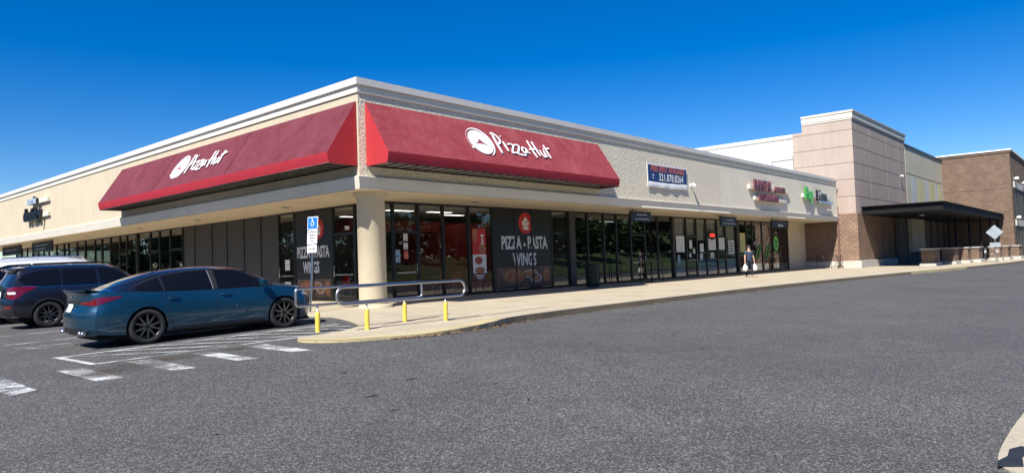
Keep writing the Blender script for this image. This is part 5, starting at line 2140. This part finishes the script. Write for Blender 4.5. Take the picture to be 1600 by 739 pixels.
    patch(bvh, [(1.2, -.66), (.9, -.62), (.56, -.56), (.50, 0), (.56, .56), (.9, .62), (1.2, .66), (1.27, 0)], (0, 0, 3), (1, 0, 0), Y, (0, 0, -1), .006, .08, 'windshield', 'car_glass', t)
    # rear fascia: dark bar, plate, badge, diffuser, exhausts
    Xr, Dr = (0, -1, 0), (1, 0, 0)
    patch(bvh, [(-.46, .845), (.46, .845), (.46, .90), (-.46, .90)], (-4, 0, 0), Xr, zz, Dr, .004, .06, 'light_bar', 'plastic', t)
    patch(bvh, [(-.155, .69), (.155, .69), (.155, .84), (-.155, .84)], (-4, 0, 0), Xr, zz, Dr, .012, .2, 'number_plate', 'plate', t)
    patch(bvh, [(-.06, .95), (.06, .95), (.065, .985), (.03, 1.005), (-.03, 1.005), (-.065, .985)], (-4, 0, 0), Xr, zz, Dr, .006, .05, 'badge', 'chrome', t)
    patch(bvh, [(-.62, .255), (.62, .255), (.70, .33), (.55, .385), (-.55, .385), (-.70, .33)], (-4, 0, 0), Xr, zz, Dr, .006, .06, 'diffuser', 'plastic', t)
    for s in (-1, 1):
        for k in (0, 1):
            m = MB()
            m.cyl((-2.40, (.58 + .1 * k) * s, .30), (-2.515 + .02 * k, (.58 + .1 * k) * s, .30), .038, n=16)
            m.build('exhaust_tip', 'chrome', t, world=False)
    patch(bvh, strip([(-.84, .655), (-.4, .665), (0, .667), (.4, .665), (.84, .655)], .012), (-4, 0, 0), Xr, zz, Dr, .002, .06, 'bumper_gap', 'plastic', t)
    m = MB()
    m.prism([(-.10, 0), (.08, 0), (-.07, .06), (-.11, .055)], (-.93, -.012, 1.398), (1, 0, -.02), (0, 0, 1), (0, .024, 0))
    m.build('antenna_fin', 'paint_black', t, world=False, bevel=.006)
    m = MB()
    vs = []
    for k in range(13):
        y = -.70 + 1.4 * k / 12
        b_ = .10 * (abs(y) / .7) ** 2.5
        vs += [(-2.28 + b_, y, 1.076), (-2.525 + b_, y, 1.098), (-2.525 + b_, y, 1.084), (-2.36 + b_, y, 1.03)]
    m.add(vs, [(4 * k + j, 4 * k + (j + 1) % 4, 4 * k + 4 + (j + 1) % 4, 4 * k + 4 + j) for k in range(12) for j in range(4)], 0, True)
    m.build('spoiler', 'paint_blue', t, world=False)
    m = MB()
    m.box(-2.2, -.70, .14, 2.1, .70, .20)
    m.build('underbody', 'well', t, world=False)
    return t

def suv_spec(L=1., box=False):
    zt = 0.
    return dict(xr=-2.27, xf=2.30, half=.90, rc=.20, rp=4., fc=.45, Lr=.75, Lf=.6, axles=(-1.32, 1.32), zw=.355, ra=.405, cab=(-2.2, 1.15), sill_in=.05,
        rear=[(.2, -2.12), (.36, -2.22), (.50, -2.29), (.72, -2.29), (.80, -2.25), (1.0, -2.225), (1.12, -2.20), (1.4, -2.06), (1.58, -1.96), (1.68, -1.90)] if not box else
             [(.2, -2.12), (.36, -2.22), (.50, -2.29), (.72, -2.29), (.80, -2.25), (1.12, -2.22), (1.4, -2.15), (1.58, -2.10), (1.68, -2.05)],
        front=[(.2, 2.14), (.4, 2.26), (.7, 2.30), (.95, 2.22)],
        curves=dict(
            top=[(-2.27, 1.60), (-2.0, 1.655), (-1.5, 1.69), (-.7, 1.705), (0, 1.695), (.35, 1.655), (.72, 1.46), (1.15, 1.17), (1.35, 1.115), (1.8, 1.05), (2.1, .97), (2.3, .86)],
            belt=[(-2.27, 1.10), (-1.6, 1.10), (-.8, 1.085), (0, 1.065), (.7, 1.05), (1.2, 1.04), (1.7, .985), (2.1, .90), (2.3, .80)],
            zr=[(-2.27, 1.52), (-2.0, 1.57), (-1.5, 1.605), (-.7, 1.62), (0, 1.61), (.35, 1.57), (.72, 1.38), (1.12, 1.12), (1.35, 1.075), (1.8, 1.015), (2.1, .935), (2.3, .83)],
            wr=[(-2.27, .62), (-1.5, .635), (-.7, .645), (0, .65), (.35, .65), (.72, .68), (1.12, .74), (1.35, .76), (1.8, .73), (2.1, .66), (2.3, .55)],
            wb=[(-2.27, .80), (-1.9, .835), (-1.32, .85), (-.6, .84), (.3, .835), (1.0, .84), (1.32, .855), (1.8, .83), (2.1, .76), (2.3, .64)],
            wm=[(-2.27, .86), (-1.9, .89), (-1.32, .90), (-.6, .885), (.5, .885), (1.32, .90), (1.8, .88), (2.1, .82), (2.3, .72)],
            bot=[(-2.27, .32), (-1.9, .28), (-1.3, .25), (0, .24), (1.3, .25), (2.0, .26), (2.3, .30)]))

def suv(loc, rz, pitch, scale, paint, label, box=False, rim=('rim_face', 'rim_dark')):
    t = thing('parked_car', label, 'car', loc, rz, 'cars parked facing the shops')
    t.rotation_euler = (0, pitch, rz)
    t.scale = scale if isinstance(scale, tuple) else (scale,) * 3
    S = suv_spec(box=box)
    me, bvh = car_body(S)
    roof = paint
    b = cut_arches(me, S, [paint, roof, 'well'])
    b.parent = t
    zz, X = (0, 0, 1), (1, 0, 0)
    for s in (-1, 1):
        O, D = (0, 2 * s, 0), (0, -s, 0)
        panes = [[(-1.02, 1.115), (-1.0, 1.555), (-1.5, 1.535), (-1.85, 1.44), (-1.98, 1.30), (-1.80, 1.16), (-1.4, 1.12)],
                 [(-.96, 1.115), (-.10, 1.095), (-.14, 1.57), (-.95, 1.56)],
                 [(-.02, 1.09), (.92, 1.085), (.80, 1.22), (.52, 1.43), (.34, 1.52), (.05, 1.565), (-.05, 1.57)]]
        for q in panes:
            patch(bvh, q, O, X, zz, D, .005, .08, 'side_window', 'car_glass', t)
        for pts in ([(-.06, 1.08), (-.06, .8), (-.04, .38)], [(1.10, 1.0), (1.06, .7), (1.0, .4)], [(-.99, 1.1), (-1.02, .95), (-.92, .70), (-.88, .4)]):
            patch(bvh, strip(pts, .009), O, X, zz, D, .0015, .06, 'door_gap', 'plastic', t)
        patch(bvh, strip([(-1.9, 1.15), (-1.4, 1.105), (-.6, 1.095), (.3, 1.08), (.95, 1.075)], .012), O, X, zz, D, .007, .1, 'belt_moulding', 'chrome', t)
        patch(bvh, strip([(-.9, .33), (0, .32), (.9, .33)], .10), O, X, zz, D, .006, .1, 'sill', 'plastic', t)
        for ax in S['axles']:
            arc = [(ax + .425 * math.cos(R(a)), S['zw'] + .425 * math.sin(R(a))) for a in range(-14, 196, 10)]
            patch(bvh, strip(arc, .05), O, X, zz, D, .005, .06, 'wheel_arch', 'plastic', t)
            wheel(t, ax, .775 * s, .355, .235, s, 5, True, list(rim))
        for x in (-.86, .18):
            m = MB()
            h = bvh.ray_cast(Vector((x, 2 * s, .98)), Vector((0, -s, 0)))[0]
            m.tube([(x - .10, h.y - .002 * s, .985), (x - .08, h.y + .026 * s, .985), (x + .08, h.y + .026 * s, .983), (x + .10, h.y - .002 * s, .983)], .013, 8)
            m.build('door_handle', paint, t, world=False)
        m = MB()
        m.tube([(.84, .86 * s, 1.12), (.82, .94 * s, 1.13)], .025, 8)
        m.prism([(a + .80, c + 1.18) for a, c in [(.0, -.08), (.05, -.06), (.055, .05), (.02, .09), (-.06, .09), (-.09, .03), (-.08, -.07)]], (0, .91 * s, 0), (1, 0, 0), (0, 0, 1), (0, .19 * s, 0))
        m.build('mirror', paint, t, world=False, bevel=.02)
        # roof rails
        m = MB()
        m.tube([(-1.7, .60 * s, 1.655), (-1.6, .60 * s, 1.71), (-.6, .60 * s, 1.745), (.2, .60 * s, 1.725), (.32, .60 * s, 1.66)], .018, 8)
        m.build('roof_rail', 'plastic' if paint != 'paint_white' else 'chrome', t, world=False)
        dgv = Vector((1, -s, 0)).normalized()
        Ud = Vector((1, s, 0)).normalized()
        Od = Vector((-1.98, .80 * s, 0)) - dgv * 2
        tl = patch(bvh, [(-.32, .84), (-.05, .80), (.02, .82), (.12, .95), (.32, 1.10), (.30, 1.13), (-.05, 1.13), (-.34, 1.10)], Od, Ud, zz, dgv, .006, .04, 'tail_light', 'lamp_red', t)
        patch(bvh, [(-.26, .94), (-.02, .94), (-.04, 1.0), (-.30, 1.0)], Od, Ud, zz, dgv, .010, .04, 'lens', 'lamp_clear', tl)
        patch(bvh, [(1.75, .88), (2.1, .78), (2.18, .83), (2.0, .90), (1.8, .94)], O, X, zz, D, .006, .05, 'headlight', 'lamp_clear', t)
        patch(bvh, [(-.80 * s, .56), (-.55 * s, .56), (-.55 * s, .62), (-.80 * s, .62)], (-4, 0, 0), (0, -1, 0), zz, (1, 0, 0), .006, .05, 'reflector', 'lamp_red', t)
    Y = (0, 1, 0)
    patch(bvh, [(-.60, 1.16), (.60, 1.16), (.56, 1.36), (.50, 1.53), (-.50, 1.53), (-.56, 1.36)], (-4, 0, 0), (0, -1, 0), zz, (1, 0, 0), .006, .06, 'rear_window', 'car_glass_back', t)
    patch(bvh, [(1.08, -.68), (.72, -.62), (.40, -.58), (.36, 0), (.40, .58), (.72, .62), (1.08, .68), (1.16, 0)], (0, 0, 3), X, Y, (0, 0, -1), .006, .08, 'windshield', 'car_glass', t)
    patch(bvh, [(-.155, .86), (.155, .86), (.155, 1.01), (-.155, 1.01)], (-4, 0, 0), (0, -1, 0), zz, (1, 0, 0), .012, .2, 'number_plate', 'plate', t)
    patch(bvh, [(-.05, 1.05), (.05, 1.05), (.055, 1.09), (-.055, 1.09)], (-4, 0, 0), (0, -1, 0), zz, (1, 0, 0), .006, .05, 'badge', 'chrome', t)
    patch(bvh, [(-.70, .34), (.70, .34), (.74, .50), (-.74, .50)], (-4, 0, 0), (0, -1, 0), zz, (1, 0, 0), .006, .06, 'bumper_trim', 'plastic', t)
    m = MB()
    vs = []
    for k in range(13):
        y = -.60 + 1.2 * k / 12
        bq = .06 * (abs(y) / .6) ** 2.5
        vs += [(-1.82 + bq, y, 1.675 - .05 * (abs(y) / .6) ** 2), (-2.14 + bq, y, 1.63 - .04 * (abs(y) / .6) ** 2), (-2.13 + bq, y, 1.60 - .04 * (abs(y) / .6) ** 2), (-1.90 + bq, y, 1.585 - .05 * (abs(y) / .6) ** 2)]
    m.add(vs, [(4 * k + j, 4 * k + (j + 1) % 4, 4 * k + 4 + (j + 1) % 4, 4 * k + 4 + j) for k in range(12) for j in range(4)], 0, True)
    m.add(vs[:4], [(0, 1, 2, 3)])
    m.add(vs[-4:], [(3, 2, 1, 0)])
    m.build('spoiler', paint, t, world=False)
    m = MB()
    m.box(-1.95, -.70, .22, 1.95, .70, .30)
    m.build('underbody', 'well', t, world=False)
    return t

# wheel contact points in the photo give the parking places
k = 1.035
ang = math.atan2(-.15, 2.96)
mid = Vector((-5.36, -2.24)) + Vector((-math.sin(ang), math.cos(ang))) * (.90 * k)
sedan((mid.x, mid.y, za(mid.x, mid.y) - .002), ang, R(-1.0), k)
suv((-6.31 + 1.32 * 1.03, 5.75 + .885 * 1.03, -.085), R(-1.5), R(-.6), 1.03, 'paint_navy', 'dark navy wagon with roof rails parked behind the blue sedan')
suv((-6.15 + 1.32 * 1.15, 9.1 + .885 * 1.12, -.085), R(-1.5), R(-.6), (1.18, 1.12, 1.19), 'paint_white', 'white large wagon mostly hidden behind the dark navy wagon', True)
# ------------------------------------------------------------------ walking man with two carrier bags
def skin(name, verts, edges, radii, mats, parent, sub=2, root=0):
    me = bpy.data.meshes.new(name)
    me.from_pydata([tuple(v) for v in verts], edges, [])
    o = bpy.data.objects.new(name, me)
    COL.objects.link(o)
    md = o.modifiers.new('skin', 'SKIN')
    md.use_smooth_shade = True
    if not me.skin_vertices:
        me.attributes  # layer is made by the modifier
    for i, r in enumerate(radii):
        sv = me.skin_vertices[0].data[i]
        sv.radius = (r, r) if not isinstance(r, tuple) else r
        sv.use_root = (i == root)
    ss = o.modifiers.new('smooth', 'SUBSURF')
    ss.levels = ss.render_levels = sub
    dg = bpy.context.evaluated_depsgraph_get()
    dg.update()
    new = bpy.data.meshes.new_from_object(o.evaluated_get(dg))
    new.name = name
    o.modifiers.clear()
    o.data = new
    new.materials.clear()
    for m in mats:
        new.materials.append(M[m])
    new.polygons.foreach_set('use_smooth', [True] * len(new.polygons))
    if parent:
        o.parent = parent
    return o

M['skin'] = mat('skin', (.55, .33, .24), .55, var=.06)
M['shirt'] = mat('navy shirt', (.03, .045, .085), .85, var=.2, vs=8)
M['trouser'] = mat('dark navy trousers', (.012, .015, .03), .85, var=.2, vs=8)
M['cap'] = mat('dark cap', (.02, .018, .022), .8)
M['shoe'] = mat('tan shoes', (.42, .30, .20), .6)
M['eye'] = mat('eye', (.03, .02, .02), .3)
px, py = 26.3, -.72
man = thing('person', 'man in dark cap and navy clothes walking with two white carrier bags', 'person', (px, py, zs(px, py)), R(-128) + math.pi / 2)
# local frame: faces -Y, x to the man's left
J = {}
V_ = []
E_ = []
R_ = []
def j(name, co, r, par=None):
    J[name] = len(V_)
    V_.append(co)
    R_.append(r)
    if par:
        E_.append((J[par], J[name]))
j('pelvis', (0, 0, .95), (.12, .085))
j('waist', (0, -.01, 1.10), (.12, .085), 'pelvis')
j('chest', (0, -.01, 1.30), (.165, .115), 'waist')
j('upper', (0, .0, 1.43), (.13, .095), 'chest')
j('neck', (0, -.01, 1.52), .058, 'upper')
j('jaw', (0, -.03, 1.585), (.062, .07), 'neck')
j('skull', (0, -.022, 1.66), (.078, .095), 'jaw')
j('crown', (0, -.01, 1.745), (.060, .072), 'skull')
hands = {}
for s, nm in ((1, 'l'), (-1, 'r')):
    j('sh' + nm, (.19 * s, .0, 1.44), .062, 'upper')
    j('el' + nm, (.27 * s, .03 if s > 0 else -.02, 1.16), .045, 'sh' + nm)
    j('wr' + nm, (.30 * s, -.02 if s > 0 else -.06, .92), .030, 'el' + nm)
    j('pa' + nm, (.305 * s, -.03 if s > 0 else -.07, .845), (.040, .022), 'wr' + nm)
    hands[s] = V_[-1]
    c = V_[-1]
    for k in range(4):
        f = (-.033 + .022 * k)
        L = (.07, .08, .075, .06)[k]
        j('f%s%da' % (nm, k), (c[0] + .004 * s, c[1] + f, c[2] - .05), .0095, 'pa' + nm)
        j('f%s%db' % (nm, k), (c[0] - .018 * s, c[1] + f, c[2] - .05 - L * .35), .0085, 'f%s%da' % (nm, k))
        j('f%s%dc' % (nm, k), (c[0] - .045 * s, c[1] + f, c[2] - .045 - L * .15), .0075, 'f%s%db' % (nm, k))
    j('t%sa' % nm, (c[0] - .012 * s, c[1] - .042, c[2] - .005), .011, 'pa' + nm)
    j('t%sb' % nm, (c[0] - .035 * s, c[1] - .045, c[2] - .04), .009, 't%sa' % nm)
    fy = -.16 if s > 0 else .12
    j('hip' + nm, (.10 * s, 0, .90), .095, 'pelvis')
    j('kn' + nm, (.105 * s, -.09 if s > 0 else .02, .50), .062, 'hip' + nm)
    j('an' + nm, (.11 * s, -.10 if s > 0 else .14, .09), .040, 'kn' + nm)
    j('to' + nm, (.12 * s, -.24 if s > 0 else .01, .035), (.042, .030), 'an' + nm)
body = skin('body', V_, E_, R_, ['skin'], man)
# face: nose, eyes, ears
m = MB()
m.tube([(0, -.112, 1.675), (0, -.132, 1.635), (0, -.108, 1.625)], [.008, .014, .010], 8)
for s in (-1, 1):
    m.tube([(.082 * s, -.01, 1.63), (.09 * s, .0, 1.655), (.084 * s, .005, 1.685)], [.010, .016, .010], 8)
m.tube([(-.022, -.098, 1.592), (0, -.104, 1.592), (.022, -.098, 1.592)], .006, 6)
m.build('face_features', 'skin', man, world=False)
m = MB()
for s in (-1, 1):
    m.lathe([(0, -.009), (.008, -.004), (.008, .004), (0, .009)], (.032 * s, -.108, 1.672), 10)
m.build('eye', 'eye', man, world=False)
# shirt, trousers, shoes, cap
ids = ['pelvis', 'waist', 'chest', 'upper']
sv = [V_[J[i]] for i in ids]
sv[0] = (0, 0, .88)
sr = [(.172, .132), (.165, .122), (.185, .132), (.15, .112)]
se = [(0, 1), (1, 2), (2, 3)]
for s, nm in ((1, 'l'), (-1, 'r')):
    a, b_ = Vector(V_[J['sh' + nm]]), Vector(V_[J['el' + nm]])
    n0 = len(sv)
    sv += [tuple(a), tuple(a.lerp(b_, .45)), tuple(a.lerp(b_, .72))]
    sr += [.078, .068, .066]
    se += [(3, n0), (n0, n0 + 1), (n0 + 1, n0 + 2)]
skin('shirt', sv, se, sr, ['shirt'], man)
tv = [(0, 0, .98)]
tr_ = [(.158, .12)]
te = []
for s, nm in ((1, 'l'), (-1, 'r')):
    h, k_, a = (Vector(V_[J[q + nm]]) for q in ('hip', 'kn', 'an'))
    n0 = len(tv)
    tv += [tuple(h), tuple(h.lerp(k_, .5)), tuple(k_), tuple(k_.lerp(a, .6)), tuple(a + Vector((0, 0, -.01)))]
    tr_ += [.112, .098, .080, .072, .070]
    te += [(0, n0), (n0, n0 + 1), (n0 + 1, n0 + 2), (n0 + 2, n0 + 3), (n0 + 3, n0 + 4)]
skin('trousers', tv, te, tr_, ['trouser'], man)
for s, nm in ((1, 'l'), (-1, 'r')):
    a, b_ = Vector(V_[J['an' + nm]]), Vector(V_[J['to' + nm]])
    skin('shoe', [a + Vector((0, .05, -.045)), a + Vector((0, -.02, -.04)), b_, b_ + Vector((.0, -.05, -.003))], [(0, 1), (1, 2), (2, 3)], [(.045, .05), .05, (.05, .038), (.038, .028)], ['shoe'], man, root=1)
m = MB()
m.lathe([(.090, 1.712), (.098, 1.735), (.092, 1.78), (.055, 1.822), (0, 1.832)], (0, -.012, 0), 20)
m.prism([(-.075, 0), (.075, 0), (.07, .07), (.035, .11), (-.035, .11), (-.07, .07)], (0, -.09, 1.722), (1, 0, 0), (0, -1, -.2), (0, 0, .012))
m.build('cap', 'cap', man, world=False)
# carrier bags hang from the hands: things of their own
def bag(hand, label, seed, fat):
    rr = random.Random(seed)
    hp = man.matrix_basis @ Vector(hand) if False else Matrix.Translation(man.location) @ Matrix.Rotation(man.rotation_euler.z, 4, 'Z') @ Vector(hand)
    t = thing('carrier_bag', label, 'carrier bag', (hp.x, hp.y, hp.z - .50))
    m = MB()
    n = 22
    prof = [(0, 0), (.10, .0), (.15 * fat, .04), (.175 * fat, .12), (.16 * fat, .22), (.12, .30), (.07, .36), (.03, .41)]
    vs = []
    for (r, z) in prof:
        for i in range(n):
            a = 2 * math.pi * i / n
            q = r * (1 + .10 * math.sin(3 * a + seed + z * 9) + rr.uniform(-.05, .05))
            vs.append((q * math.cos(a) * 1.1, q * math.sin(a) * .75, z + rr.uniform(-.008, .008) * (z > .01)))
    fs = [(k * n + i, k * n + (i + 1) % n, (k + 1) * n + (i + 1) % n, (k + 1) * n + i) for k in range(len(prof) - 1) for i in range(n)]
    m.add(vs, fs, 0, True)
    m.build('bag', 'bag', t, world=False)
    m = MB()
    for s in (-1, 1):
        m.tube([(.02 * s, 0, .39), (.035 * s, .0, .43), (.012 * s, .0, .455)], .010, 6)
    m.build('handle', 'bag', t, world=False)
bag(hands[1], 'white carrier bag in the hand away from the restaurant', 4, 1.)
bag(hands[-1], 'white carrier bag in the hand on the restaurant side', 9, 1.05)
# ------------------------------------------------------------------ light, sky, camera
sun_dir = Vector((-1.0, -.28, 1.13)).normalized()
sd = bpy.data.lights.new('sun', 'SUN')
sd.energy = 5.0
sd.angle = R(.53)
sd.color = (1, .955, .88)
so = bpy.data.objects.new('sun', sd)
COL.objects.link(so)
so.rotation_euler = sun_dir.to_track_quat('Z', 'Y').to_euler()
so.location = (-40, -10, 50)

wd = bpy.data.worlds.new('World')
SC.world = wd
wd.use_nodes = True
nt = wd.node_tree
bg = nt.nodes['Background']
sky = nt.nodes.new('ShaderNodeTexSky')
sky.sky_type = 'NISHITA'
sky.sun_disc = False
sky.sun_elevation = math.asin(sun_dir.z)
sky.sun_rotation = math.atan2(sun_dir.x, sun_dir.y)
sky.air_density = 1.0
sky.dust_density = .0
sky.ozone_density = 4.0
sky.altitude = 600
hs = nt.nodes.new('ShaderNodeHueSaturation')
hs.inputs['Saturation'].default_value = 1.47
hs.inputs['Hue'].default_value = .512
nt.links.new(sky.outputs[0], hs.inputs['Color'])
nt.links.new(hs.outputs[0], bg.inputs['Color'])
bg.inputs['Strength'].default_value = .08

cam = bpy.data.cameras.new('camera')
co = bpy.data.objects.new('camera', cam)
COL.objects.link(co)
f_px, yaw, pitch, roll = 1094.055, .717938, .0370717, -.0351771
cam.sensor_fit = 'HORIZONTAL'
cam.sensor_width = 36
cam.lens = f_px / 1600 * 36
cam.clip_start = .05
cam.clip_end = 2000
fw = Vector((math.cos(yaw) * math.cos(pitch), math.sin(yaw) * math.cos(pitch), math.sin(pitch)))
rt_ = Vector((math.sin(yaw), -math.cos(yaw), 0))
up = rt_.cross(fw)
r2 = rt_ * math.cos(roll) + up * math.sin(roll)
u2 = -rt_ * math.sin(roll) + up * math.cos(roll)
co.matrix_world = Matrix(((r2.x, u2.x, -fw.x, -12.5333), (r2.y, u2.y, -fw.y, -16.8129), (r2.z, u2.z, -fw.z, 1.25), (0, 0, 0, 1)))
SC.camera = co

SC.render.engine = 'CYCLES'
SC.cycles.use_denoising = True
SC.cycles.max_bounces = 8
SC.cycles.transparent_max_bounces = 12
SC.view_settings.view_transform = 'Standard'
SC.view_settings.look = 'None'
SC.view_settings.exposure = 0.72
SC.view_settings.gamma = 1
